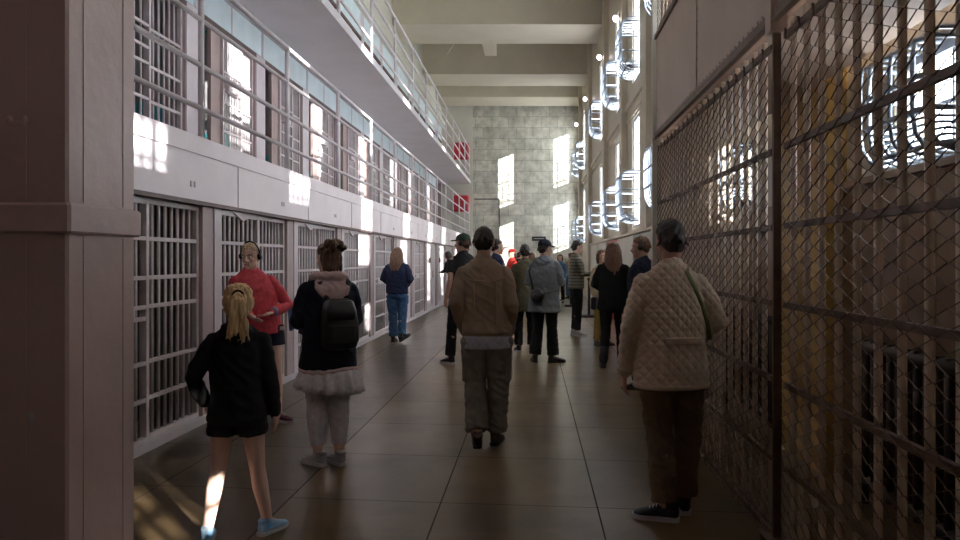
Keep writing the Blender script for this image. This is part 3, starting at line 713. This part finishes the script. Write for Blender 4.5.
        m_ = remesh(sh.move(MM).move(Sc), min(vox, .007), 2, 'shoe')
        so_ = link('shoe', m_, K[shoe], root)
        out = []
        for yy, w_ in [(-.08, .02), (-.072, .033), (-.03, .039), (.02, .041), (.07, .045), (.115, .049), (.15, .046), (.18, .033), (.195, .014)]: out.append((yy, w_))
        lo = [(w_, yy) for yy, w_ in out] + [(-w_, yy) for yy, w_ in reversed(out)]
        sl_ = MB().loft([[(a_, b_, 0) for a_, b_ in lo], [(a_, b_, .026) for a_, b_ in lo]])
        obj('sole', sl_.move(MM).move(Sc), K[sole], so_)
        if sole == 'sole_w' and near:
            lc = MB()
            for i in range(4): lc.tube([(-.024, .03 + i * .02, .092 - i * .009), (0, .032 + i * .02, .1 - i * .0095), (.024, .03 + i * .02, .092 - i * .009)], .004, 5)
            obj('laces', lc.move(MM).move(Sc), K['lace'], so_)
    # ---- hair
    if hair:
        h = MB()
        if hair != 'bald':
            h.loft([oval(z, rx, ry, yc) for z, rx, ry, yc in [(.045, .042, .02, -.060), (.07, .063, .044, -.050), (.10, .0735, .062, -.038), (.13, .078, .077, -.027), (.155, .080, .088, -.018), (.18, .0785, .095, -.010), (.205, .070, .087, -.010), (.225, .055, .069, -.012), (.24, .035, .045, -.013), (.246, .011, .014, -.014)]])
        if hair == 'short':
            rg = random.Random(len(label))
            for i in range(110):
                a_ = rg.uniform(-PI * 1.12, PI * .12) if i % 3 else rg.uniform(0, 2 * PI); e_ = rg.uniform(-.35, 1.45)
                if math.sin(a_) > .15 and e_ < .95: continue
                p_ = Vector((math.cos(a_) * math.cos(e_) * .077, -.012 + math.sin(a_) * math.cos(e_) * .094 - (.012 if e_ < 0 else 0), .135 + math.sin(e_) * .106))
                d_ = Vector((math.cos(a_) * .35 + rg.uniform(-.3, .3), math.sin(a_) * .3 + (.5 if e_ > .9 else 0), -.9 if e_ < .9 else -.1)).normalized()
                h.tube([p_ - d_ * .012, p_ + d_ * .012, p_ + d_ * .03 + (p_ - Vector((0, -.01, .13))).normalized() * .006], [.007, .0085, .003], 6, rnd=True)
        if hair in ('pony', 'long', 'bun', 'bob'):
            h.ell((0, -.045, .12), (.09, .078, .10)); h.ell((0, -.02, .185), (.085, .094, .062))
        if hair == 'pony':
            h.ell((0, -.115, .165), (.034, .03, .03))
            for i in range(9):
                u = (i - 4) / 4; ex = u * .05 + random.uniform(-.01, .01)
                h.tube([(u * .012, -.12, .17), (u * .022, -.150, .13), (ex * .7, -.148 + random.uniform(-.008, .008), .05), (ex, -.135 + random.uniform(-.01, .01), -.05), (ex * 1.25, -.13, -.10 - .06 * random.random())], [.016, .019, .017, .012, .004], 7, rnd=True)
        if hair == 'long':
            for i in range(15):
                a_ = -PI / 2 + (i - 7) / 7 * 1.75; cx, cy = math.cos(a_), math.sin(a_)
                zl = -.20 + .05 * abs(i - 7) / 7 + random.uniform(-.03, .03)
                h.tube([(cx * .075, -.02 + cy * .07, .17), (cx * .092, -.025 + cy * .085, .10), (cx * .098, -.035 + cy * .088, .01), (cx * .105, -.04 + cy * .088, -.08), (cx * .098 + random.uniform(-.01, .01), -.045 + cy * .085, zl)], [.022, .026, .026, .022, .008], 7, rnd=True)
        if hair == 'bun':
            for i in range(40):
                a_ = random.uniform(0, 2 * PI); e_ = random.uniform(-.6, 1.2)
                c_ = Vector((math.cos(a_) * math.cos(e_) * .085, -.085 + math.sin(a_) * math.cos(e_) * .055, .185 + math.sin(e_) * .06))
                h.ell(tuple(c_), (random.uniform(.018, .034), random.uniform(.018, .03), random.uniform(.016, .03)), 8, 6)
            for i in range(12):
                a_ = -PI / 2 + random.uniform(-1.5, 1.5)
                h.tube([(math.cos(a_) * .08, -.02 + math.sin(a_) * .08, .10), (math.cos(a_) * .085, -.03 + math.sin(a_) * .08, .03), (math.cos(a_) * .07, -.03 + math.sin(a_) * .07, -.015)], [.016, .014, .004], 6, rnd=True)
        if hair == 'bob':
            for i in range(11):
                a_ = -PI / 2 + (i - 5) / 5 * 1.8; cx, cy = math.cos(a_), math.sin(a_)
                h.tube([(cx * .08, -.02 + cy * .075, .16), (cx * .09, -.02 + cy * .08, .08), (cx * .085, -.02 + cy * .078, .0)], [.022, .024, .012], 7, rnd=True)
        if h.v:
            h.move(HM).move(Sc); hm_ = remesh(h, min(vox, .0065), 2, 'hair'); displace(hm_, strands(.005 if hair in ('short',) else .008, len(label)))
            ho = link('hair', hm_, K[hmat], root)
            if hair == 'pony':
                obj('hair_tie', MB().tube([(.03 * math.cos(a * PI / 6), -.128, .165 + .03 * math.sin(a * PI / 6)) for a in range(12)], .008, 6, side=(0, 1, 0), closed=True).move(HM).move(Sc), K['black'], ho, True)
    if cap:
        c_ = MB().loft([oval(z, rx, ry, yc) for z, rx, ry, yc in [(.15, .087, .104, -.008), (.165, .089, .106, -.008), (.20, .085, .10, -.008), (.228, .068, .08, -.01), (.245, .042, .05, -.01), (.252, .012, .014, -.01)]])
        bm_ = [(-.07, .07, .158), (-.066, .13, .15), (-.035, .165, .146), (0, .175, .145), (.035, .165, .146), (.066, .13, .15), (.07, .07, .158)]
        c_.loft([[(a_, b_, z_) for a_, b_, z_ in bm_], [(a_, b_, z_ + .008) for a_, b_, z_ in bm_]])
        c_.ell((0, -.01, .253), (.009, .009, .005), 8, 4)
        obj('cap', c_.move(HM).move(Sc), K[cap], root, True)
    if phones:
        hh_ = MB().tube([(.094 * math.cos(a), -.008, .115 + .142 * math.sin(a)) for a in [PI * i / 16 for i in range(17)]], .0075, 7, side=(0, 1, 0))
        ho_ = obj('headphones', hh_.move(HM).move(Sc), K['plastic'], root, True)
        for sx in (-1, 1):
            obj('ear_cup', MB().tube([(sx * .080, -.008, .112), (sx * .088, -.008, .112), (sx * .106, -.008, .112)], [.034, .037, .03], 14, side=(0, 1, 0)).move(HM).move(Sc), K['plastic'], ho_, True)
    if extras: extras(root, P, HM, Sc, s, top)
    return root, P, HM, s

def held(name, label, cat, root, mb, m_, s, base, smooth=False):
    """a thing of its own, placed with a person's position and turn"""
    Mx = Matrix.Translation(root.location) @ Matrix.Rotation(root.rotation_euler.z, 4, 'Z')
    bs = Vector(base) * s
    t = thing(name, label, cat, Mx @ bs, root.rotation_euler.z)
    mb.move(Matrix.Translation(-bs) @ Matrix.Scale(s, 4))
    obj('body', mb, m_, t, smooth)
    return t, Matrix.Translation(-bs) @ Matrix.Scale(s, 4)

# blonde girl in black, nearest on the left
r_, P, HM, s = person('blonde girl with a ponytail, black hoodie, black shorts and blue trainers, back to us', -1.60, 4.06, R(6), 1.35, .0068, bulk=1.03, hem=.82, lean=.02,
    pose=dict(hipL=(-.09, 0, .90), kneeL=(-.13, .0, .48), ankL=(-.18, -.07, .085), hipR=(.09, 0, .90), kneeR=(.13, .02, .48), ankR=(.19, .06, .085), elL=(-.34, -.05, 1.13), wrL=(-.30, .10, .93), elR=(.255, .0, 1.13), wrR=(.285, .06, .86)),
    foot=dict(L=(12, 0), R=(-30, 0)), tmat='black', tfold=.006, arm_r=1.05, pants='shorts', pmat='black_cot', pfold=.004, shoe='shoe_blue', sole='sole_w', hair='pony', hmat='blonde', skin='skin_pale', head=(14, 4), hood=True, leg_r=1.0, eyes=True, hs=1.12)
pm_ = MB().bbox(-.03, .03, -.012, .012, -.06, .06, .006); pm_.move(Matrix.Translation(P['wrL'] + Vector((.015, .09, -.03))) @ Matrix.Rotation(R(25), 4, 'X'))
t, _ = held('audio_player', 'small pale audio player held in the blonde girl\'s hand', 'audio player', r_, pm_, K['lace'], s, tuple(P['wrL'] + Vector((.015, .09, -.09))))
# woman in coral, facing us
def coral_x(root, P, HM, Sc, s, top):
    cf = MB().tube([P['elL'].lerp(P['wrL'], .86), P['elL'].lerp(P['wrL'], .99)], [.048, .046], 12); obj('cuff', cf.move(Sc), K['book'], root, True)
    lb = MB().bbox(-.165, -.13, .125, .135, .90, .935, .002); obj('hem_label', lb.move(Sc), K['lace'], root)
person('woman in a coral sweatshirt wearing headphones, standing before the second cell front', -2.50, 6.95, R(180 + 30), 1.66, .0065, bulk=1.0, hem=.87, tmat='coral', tfold=.006, hood=False,
    pose=dict(elL=(-.33, .02, 1.13), wrL=(-.08, .22, 1.08), elR=(.26, -.02, 1.15), wrR=(.16, .2, 1.06), ankL=(-.13, .05, .085), kneeL=(-.12, .04, .5)), pants='shorts', pmat='navy', pfold=.003, shoe='shoe_red', sole='sole_w',
    hair='short', hmat='sand', skin='skin_pale', head=(-34, 10), side=.10, phones=True, extras=coral_x, foot=dict(L=(35, 0), R=(-10, 0)))
# woman with bun, backpack and white trousers
def bun_x(root, P, HM, Sc, s, top):
    sk = MB(); rs = []
    for z, rx, ry, wob in [(.86, .15, .11, 0), (.765, .216, .166, .004), (.70, .238, .19, .013), (.64, .256, .207, .021), (.60, .260, .21, .022)]:
        dz = .035
        rs.append([((rx + wob * math.sin(i * 2 * PI / 64 * 17)) * math.cos(2 * PI * i / 64), (ry + wob * math.sin(i * 2 * PI / 64 * 17)) * math.sin(2 * PI * i / 64) - .01, z - (dz * math.sin(2 * PI * i / 64 * 1 + 2.2) if z < .7 else 0)) for i in range(64)])
    inner = [[(p[0] * .985, p[1] * .985, p[2]) for p in r] for r in reversed(rs)]
    sk.loft(rs + inner, cap=False, closed=True); obj('shirt_tail', sk.move(Sc), K['white'], root, True)
    hm = MB().tube([(.205 * math.cos(2 * PI * i / 24), .155 * math.sin(2 * PI * i / 24) - .008, .755 + .012 * math.sin(i * .7)) for i in range(24)], [(.018, .03)] * 24, 8, side=(0, 0, 1), closed=True); obj('hem_band', hm.move(Sc), K['pinkscarf'], root, True)
    sc = MB(); sc.tube([(.12 * math.cos(2 * PI * i / 20), .095 * math.sin(2 * PI * i / 20) - .02, 1.475 - .015 * math.sin(2 * PI * i / 20)) for i in range(20)], .033, 8, side=(0, 0, 1), closed=True)
    sc.loft([[(-.11, -.085, 1.47), (.11, -.085, 1.47), (.13, -.11, 1.45), (-.13, -.11, 1.45)], [(-.13, -.12, 1.40), (.13, -.12, 1.40), (.135, -.15, 1.39), (-.135, -.15, 1.39)], [(-.06, -.13, 1.31), (.11, -.13, 1.31), (.11, -.152, 1.30), (-.06, -.152, 1.30)]])
    m_ = remesh(sc.move(Sc), .007, 4, 'scarf'); displace(m_, folds(.006, 14, 14, 3)); link('scarf', m_, K['pinkscarf'], root)
r_, P, HM, s = person('woman with a messy brown bun, navy jumper and white cropped trousers, standing by cell fronts', -1.50, 5.50, R(28), 1.63, .007, bulk=1.12, hem=.765, tmat='navy', tfold=.006, arm_r=1.1,
    pose=dict(elL=(-.27, .03, 1.13), wrL=(-.20, .27, 1.10), elR=(.26, .02, 1.13), wrR=(.19, .25, 1.04), ankL=(-.075, .02, .085), ankR=(.075, -.03, .085), kneeL=(-.085, .03, .5), kneeR=(.085, .0, .5)), foot=dict(L=(25, 0), R=(12, 0)), pants='capri', pmat='capri', pfold=.003, cuff=.06, leg_r=1.22, hipw=1.05,
    shoe='shoe_grey', sole='sole_w', hair='bun', hmat='brownh', skin='skin_pale', head=(18, 4), extras=bun_x)
bp_ = MB()
bp_.loft([[(math.copysign(abs(math.cos(a)) ** .55, math.cos(a)) * w_ + .03, -.235 + math.copysign(abs(math.sin(a)) ** .55, math.sin(a)) * d_ - o_, z) for a in [2 * PI * i / 28 for i in range(28)]] for z, w_, d_, o_ in [(.93, .09, .03, 0), (.945, .125, .065, 0), (1.0, .14, .085, .006), (1.12, .138, .085, .004), (1.22, .128, .07, -.01), (1.29, .11, .05, -.025), (1.315, .07, .02, -.03)]])
t, MX = held('backpack', 'small black leather backpack worn by the woman with the bun', 'backpack', r_, bp_, K['leather'], s, (.03, -.2, .93), True)
pk = MB().loft([[(math.copysign(abs(math.cos(a)) ** .5, math.cos(a)) * .10 + .03, -.318 + math.copysign(abs(math.sin(a)) ** .5, math.sin(a)) * .02, z) for a in [2 * PI * i / 20 for i in range(20)]] for z in (.98, .99, 1.11, 1.12)]); obj('front_pocket', pk.move(MX), K['leather'], t, True)
fl = MB().loft([[(math.copysign(abs(math.cos(a)) ** .5, math.cos(a)) * w_ + .03, -.262 + math.copysign(abs(math.sin(a)) ** .5, math.sin(a)) * d_, z) for a in [2 * PI * i / 20 for i in range(20)]] for z, w_, d_ in ((1.16, .11, .075), (1.22, .115, .075), (1.30, .09, .04))]); obj('flap', fl.move(MX), K['leather'], t, True)
for sx in (-1, 1):
    obj('strap', MB().tube([(.03 + sx * .07, -.16, 1.30), (.02 + sx * .11, -.12, 1.44), (sx * .125, .0, 1.475), (sx * .13, .12, 1.40), (sx * .15, .15, 1.2), (sx * .21, .0, 1.05), (.03 + sx * .12, -.17, .97)], [(.022, .007)] * 7, 8, side=(1, 0, 0)).move(MX), K['leather'], t, True)
bk = MB().bbox(-.012, .012, -.06, .06, -.09, .09, .004); bk.move(Matrix.Translation(P['wrL'] + Vector((-.035, .09, .035))) @ Matrix.Rotation(R(-28), 4, 'X') @ Matrix.Rotation(R(20), 4, 'Z'))
held('booklet', 'blue booklet held up by the woman with the bun', 'booklet', r_, bk, K['book'], s, tuple(P['wrL'] + Vector((-.035, .09, -.06))))
# man in tan jacket
def tan_x(root, P, HM, Sc, s, top):
    y_ = MB().tube([(-.17, -.095, 1.35), (-.11, -.122, 1.325), (0, -.136, 1.315), (.11, -.122, 1.325), (.17, -.095, 1.35)], .0045, 6); obj('yoke_seam', y_.move(Sc), K['tan'], top, True)
    for sx in (-.085, .085): obj('back_seam', MB().tube([(sx * 1.05, -.135, 1.31), (sx, -.141, 1.15), (sx * .9, -.138, .985)], .0035, 6).move(Sc), K['tan'], top, True)
    wb = MB().loft([oval(z, rx, ry, -.006 + .02, 28) for z, rx, ry in ((.875, .196, .150), (.885, .203, .157), (.96, .203, .157), (.97, .197, .151))]); obj('waistband', wb.move(Sc), K['tan'], top, True)
    ts = MB().loft([oval(z, rx, ry, -.01, 28) for z, rx, ry in ((.785, .192, .146), (.795, .197, .151), (.88, .19, .145), (.90, .15, .11))]); obj('tee_hem', ts.move(Sc), K['greytee'], root, True)
    for sx in (-1, 1):
        pk = MB().bbox(-.022, .022, -.075, .075, -.1, .1, .012); pk.move(Matrix.Translation((sx * .172, .01, .62))); 
        fp = MB().bbox(-.025, .025, -.078, .078, .05, .105, .008); fp.move(Matrix.Translation((sx * .172, .01, .62)))
        po = obj('cargo_pocket', pk.move(Sc), K['cargo'], root); obj('pocket_flap', fp.move(Sc), K['cargo'], po)
person('man in a tan jacket and olive cargo trousers walking away down the middle', -.37, 6.05, R(-3), 1.77, .0075, bulk=1.04, arm_r=1.08, hem=.90, tmat='tan', tfold=.006, lean=.03, side=-.03,
    pose=dict(elL=(-.275, -.05, 1.14), wrL=(-.22, .10, .90), elR=(.25, -.05, 1.14), wrR=(.20, .10, .90), hipL=(-.09, 0, .92), kneeL=(-.10, .03, .50), ankL=(-.06, -.14, .13), kneeR=(.085, .05, .5), ankR=(.06, .08, .085)),
    foot=dict(L=(10, -32), R=(-6, 0)), pmat='cargo', pfold=.011, leg_r=1.2, cuff=.09, hipw=1.0, shoe='boot', sole='sole_d', hair='short', hmat='darkh', head=(0, 10), extras=tan_x)
# man in quilted jacket, nearest on the right
def quilt_x(root, P, HM, Sc, s, top):
    pl = MB()
    st = [(.10, .10, 1.435), (.085, -.04, 1.478), (.06, -.112, 1.44), (.10, -.142, 1.35), (.14, -.152, 1.25), (.175, -.135, 1.15), (.222, -.05, 1.05)]
    pl.tube(st, [(.013, .004)] * len(st), 8, side=(1, 0, .4)); obj('cross_strap', pl.move(Sc), K['strap'], root, True)
    bt = MB().loft([oval(z, rx, ry, -.004, 28) for z, rx, ry in ((1.03, .236, .181), (1.034, .238, .183), (1.075, .237, .182), (1.08, .235, .18))])
    bt.v = [p for p in bt.v]; tab = MB().bbox(-.09, .13, -.180, -.164, 1.035, 1.075, .005); obj('back_tab', tab.move(Sc), K['quilt'], top)
    cf = MB().tube([P['elL'].lerp(P['wrL'], .9), P['elL'].lerp(P['wrL'], 1.0)], [.052, .051], 12); obj('cuff', cf.move(Sc), K['quilt'], top, True)
    hm = MB().loft([oval(z, rx, ry, -.012, 30) for z, rx, ry in ((.775, .222, .167), (.782, .229, .173), (.80, .227, .171), (.808, .221, .166))]); obj('hem_piping', hm.move(Sc), K['quilt'], top, True)
person('person in a cream quilted jacket and brown trousers beside the chain-link fence', .80, 4.36, R(8), 1.735, .006, bulk=1.03, arm_r=1.1, hem=.79, tmat='quilt', tfn=quilting(.009),
    torso=[(.78, .215, .16, -.01), (.80, .22, .165, -.01), (.95, .208, .155, -.008), (1.08, .198, .15, -.004), (1.2, .197, .148, 0), (1.32, .188, .135, 0), (1.40, .17, .11, -.006), (1.447, .128, .088, -.012), (1.49, .086, .077, -.012)],
    pose=dict(elL=(-.29, -.02, 1.13), wrL=(-.31, .05, .86), elR=(.33, -.05, 1.15), wrR=(.20, .17, 1.02), kneeL=(-.06, .04, .5), ankL=(-.04, -.03, .085), kneeR=(.13, .06, .5), ankR=(.11, .10, .085), hipL=(-.085, 0, .92)),
    foot=dict(L=(62, 0), R=(-5, 0)), pmat='brownpant', pfold=.008, leg_r=1.12, cuff=.08, shoe='shoe_navy', sole='sole_w', hair='short', hmat='greyh', head=(10, 6), extras=quilt_x)
# woman in navy jacket and jeans
person('long-haired woman in navy jacket and blue jeans walking along the cell fronts', -2.48, 13.7, R(-8), 1.73, .009, bulk=1.12, hem=.90, tmat='navy_j', tfold=.009, arm_r=1.15,
    pose=dict(elL=(-.31, -.02, 1.17), wrL=(-.15, .17, 1.05), elR=(.31, -.02, 1.17), wrR=(.15, .17, 1.05), kneeL=(-.09, .02, .5), ankL=(-.08, .02, .085), kneeR=(.10, .0, .5), ankR=(.12, -.12, .13)),
    foot=dict(L=(5, 0), R=(-30, -25)), pmat='denim', pfold=.01, leg_r=1.15, cuff=.078, shoe='shoe_black', hair='long', hmat='auburn', head=(0, 10), hood=False, eyes=False)
# leaning pair by the far cells
r_, P, HM, s = person('person in dark jacket and light jeans leaning into a far cell front', -2.48, 23.6, R(62), 1.78, .011, bulk=1.1, tmat='black', pmat='denim_l', lean=.16, shoe='shoe_red', hair='bob', hmat='darkh', head=(0, 20),
    pose=dict(elL=(-.25, .2, 1.15), wrL=(-.16, .38, 1.1), elR=(.25, .2, 1.15), wrR=(.16, .38, 1.1), ankR=(.12, -.18, .085), kneeR=(.11, -.05, .5)), eyes=False)
bp_ = MB().loft([[(math.copysign(abs(math.cos(a)) ** .6, math.cos(a)) * w_, -.2 + math.copysign(abs(math.sin(a)) ** .6, math.sin(a)) * d_ + (z - .92) * .3, z) for a in [2 * PI * i / 20 for i in range(20)]] for z, w_, d_ in [(1.02, .12, .06), (1.05, .15, .09), (1.25, .14, .09), (1.4, .10, .05)]])
held('backpack', 'dark backpack on the person leaning into the far cell front', 'backpack', r_, bp_, K['black_cot'], s, (0, -.18, 1.02), True)
person('person in a blue top standing just past the leaning visitor', -2.28, 25.2, R(30), 1.72, .011, tmat='bluej', pmat='denim', hair='short', hmat='darkh', head=(20, 15), eyes=False)
# man in green cap
person('tall man in a green cap and black tee half hidden behind the tan jacket', -1.02, 10.9, R(38), 1.88, .009, bulk=1.1, sleeves='short', tmat='black_cot', pmat='black', hair='short', hmat='brownh', cap='greencap', head=(32, 0), phones=True,
    pose=dict(ankL=(-.17, .05, .085), kneeL=(-.14, .05, .5)), shoe='shoe_black', sole='sole_w', eyes=True)
person('dark-haired visitor with headphones turned toward the windows behind the tan jacket', -.62, 12.95, R(-70), 1.86, .009, tmat='navy_j', pmat='black', hair='short', hmat='darkh', head=(-15, 0), phones=True, eyes=True)
# grey jacket with waist bag
r_, P, HM, s = person('person in grey hooded jacket and dark cap, back to us in the middle', .17, 11.0, R(-22), 1.80, .009, bulk=1.16, hem=.72, tmat='greyj', tfold=.009, arm_r=1.15, pmat='black', leg_r=1.05, cuff=.085, shoe='shoe_black', hair='short', hmat='darkh', cap='navy', head=(-30, 4), hood=True,
    pose=dict(elL=(-.29, .0, 1.14), wrL=(-.2, .2, 1.05), elR=(.30, .02, 1.15), wrR=(.17, .24, 1.13), ankL=(-.14, -.02, .085), ankR=(.13, .0, .085)), foot=dict(L=(30, 0), R=(-45, 0)), eyes=True)
bg_ = MB().ell((-.02, -.245, .96), (.105, .06, .10), 18, 12)
t, MX = held('shoulder_bag', 'small black shoulder bag hanging on the grey hooded jacket', 'bag', r_, bg_, K['leather'], s, (-.02, -.245, .86), True)
obj('strap', MB().tube([(-.09, -.2, 1.02), (-.17, -.17, 1.3), (-.13, -.06, 1.48), (.0, .14, 1.42), (.17, .14, 1.15), (.21, -.02, 1.02), (.07, -.22, .99)], [(.014, .004)] * 7, 8).move(MX), K['leather'], t, True)
obj('pocket', MB().ell((-.02, -.29, .945), (.07, .03, .055), 14, 9).move(MX), K['leather'], t, True)
person('person in long dark coat standing left of the grey hooded jacket', -.13, 12.3, R(10), 1.76, .009, bulk=1.1, hem=.66, tmat='olive', pmat='black', leg_r=1.05, shoe='shoe_black', sole='sole_w', hair='short', hmat='darkh', head=(-10, 0), eyes=False)
# striped jacket, in profile
r_, P, HM, s = person('man in olive striped padded jacket facing the windows, reading a pamphlet', .86, 14.9, R(-80), 1.89, .009, bulk=1.05, hem=.86, tmat='stripe', pmat='black', cuff=.062, shoe='shoe_grey', sole='sole_w', hair='short', hmat='darkh', head=(0, 10), skin='skin_pale',
    pose=dict(elL=(-.24, .06, 1.13), wrL=(-.10, .30, 1.14), elR=(.24, .06, 1.13), wrR=(.10, .30, 1.14)), foot=dict(L=(12, 0), R=(-20, 0)), eyes=True)
pm_ = MB().bbox(-.10, .10, -.004, .004, -.11, .11, .002); pm_.move(Matrix.Translation((0, .42, 1.15)) @ Matrix.Rotation(R(-62), 4, 'X'))
held('pamphlet', 'dark pamphlet held by the man in the striped jacket', 'pamphlet', r_, pm_, K['screen'], s, (0, .42, 1.1))
# woman in black with long hair
r_, P, HM, s = person('long-haired woman in black coat and boots standing near the cream boards', 1.12, 10.5, R(-12), 1.75, .009, bulk=1.12, hem=.80, tmat='black', tfold=.008, arm_r=1.1, pmat='black_cot', leg_r=.98, cuff=.062, shoe='leather', hair='long', hmat='auburn', head=(12, 5),
    pose=dict(elL=(-.30, -.02, 1.15), wrL=(-.14, .18, 1.08), elR=(.27, -.04, 1.13), wrR=(.22, .12, .95), ankL=(-.13, -.06, .085), ankR=(.12, .06, .085)), foot=dict(L=(10, 0), R=(-12, 0)), eyes=False,
    extras=lambda root, P, HM, Sc, s, top: [obj('boot_shaft', MB().tube([P['ank' + q] + Vector((0, -.02, -.02)), P['ank' + q].lerp(P['knee' + q], .5) + Vector((0, -.02, 0))], [.055, .068], 14).move(Sc), K['leather'], root, True) for q in 'LR'])
bg_ = MB().bbox(-.04, .04, -.12, .12, .80, .98, .02); bg_.move(Matrix.Translation((-.27, .08, 0)))
held('handbag', 'black handbag at the side of the woman in the black coat', 'bag', r_, bg_, K['leather'], s, (-.27, .08, .8))
person('brown-haired person in mustard trousers partly behind the black-coated woman', 1.22, 13.2, R(-150), 1.68, .009, tmat='beige', pmat='yellow', hair='bob', hmat='brownh', head=(0, 0), shoe='boot')
person('man in a dark jacket with headphones standing beyond the fence corner', 1.27, 8.75, R(55), 1.78, .0085, bulk=1.1, tmat='navy', pmat='black', hair='short', hmat='brownh', head=(20, 6), phones=True)
# the far crowd
person('distant visitor in a red cap and red top', -.62, 22.0, R(120), 1.83, .012, tmat='redc', pmat='black', cap='redc', hair='short', hmat='brownh')
person('distant visitor in a grey top beside the red cap', -.25, 23.4, R(-160), 1.74, .012, tmat='greyj', pmat='denim', hair='short', hmat='darkh', eyes=False)
person('distant visitor in a brown coat right of the red cap', -.02, 20.2, R(-30), 1.7, .012, tmat='beige', pmat='black', hair='bob', hmat='brownh', eyes=False)
person('distant visitor in blue beside the queue posts', .95, 26.3, R(160), 1.7, .012, tmat='bluej', pmat='black', hair='bob', hmat='brownh', eyes=False)
person('distant visitor in a navy top under the wall sign', .35, 28.0, R(100), 1.76, .012, tmat='navy', pmat='denim_l', hair='short', hmat='darkh', eyes=False)
person('distant visitor in a beige jacket nearest the window wall', 1.45, 29.2, R(30), 1.78, .012, tmat='beige', pmat='denim', hair='short', hmat='brownh', eyes=False)
person('distant visitor in white nearest the stone end wall', -.75, 30.5, R(-20), 1.75, .012, tmat='white', pmat='denim', hair='long', hmat='brownh', eyes=False)
person('distant visitor in a black top between the red cap and the grey top', -.46, 25.4, R(-40), 1.78, .012, tmat='black_cot', pmat='denim', hair='short', hmat='darkh', eyes=False)
person('distant long-haired visitor in an olive top behind the brown coat', -.28, 27.6, R(150), 1.72, .012, tmat='olive', pmat='black', hair='long', hmat='auburn', eyes=False)
person('distant bald visitor in mustard left of the wall sign', .02, 25.9, R(20), 1.76, .012, tmat='yellow', pmat='cargo', hair='bald', eyes=False)


# ------------------------------------------------------------------ light
w = bpy.data.worlds.new('sky'); S.world = w; w.use_nodes = True
bg = w.node_tree.nodes['Background']; bg.inputs[0].default_value = (1, .985, .96, 1); bg.inputs[1].default_value = 9
sd = bpy.data.lights.new('sun', 'SUN'); sd.energy = 17; sd.angle = R(.6); sd.color = (1, .93, .84)
so = bpy.data.objects.new('sun', sd); C.objects.link(so); so.rotation_euler = Vector((-1, 1.16, -.365)).to_track_quat('-Z', 'Y').to_euler()
so.location = (12, -10, 12)
# ------------------------------------------------------------------ camera
cd = bpy.data.cameras.new('camera'); co = bpy.data.objects.new('camera', cd); C.objects.link(co)
cd.sensor_width = 36; cd.lens = 36 * 750 / 960; cd.shift_x = -53 / 960; cd.shift_y = -10 / 960; cd.clip_start = .05
co.location = (0, 0, 1.5); co.rotation_euler = (R(90), 0, 0)
S.camera = co
S.view_settings.view_transform = 'Standard'; S.view_settings.look = 'None'; S.view_settings.gamma = 1; S.view_settings.use_curve_mapping = False
S.view_settings.exposure = .6
S.cycles.max_bounces = 10; S.cycles.diffuse_bounces = 5; S.cycles.transparent_max_bounces = 16
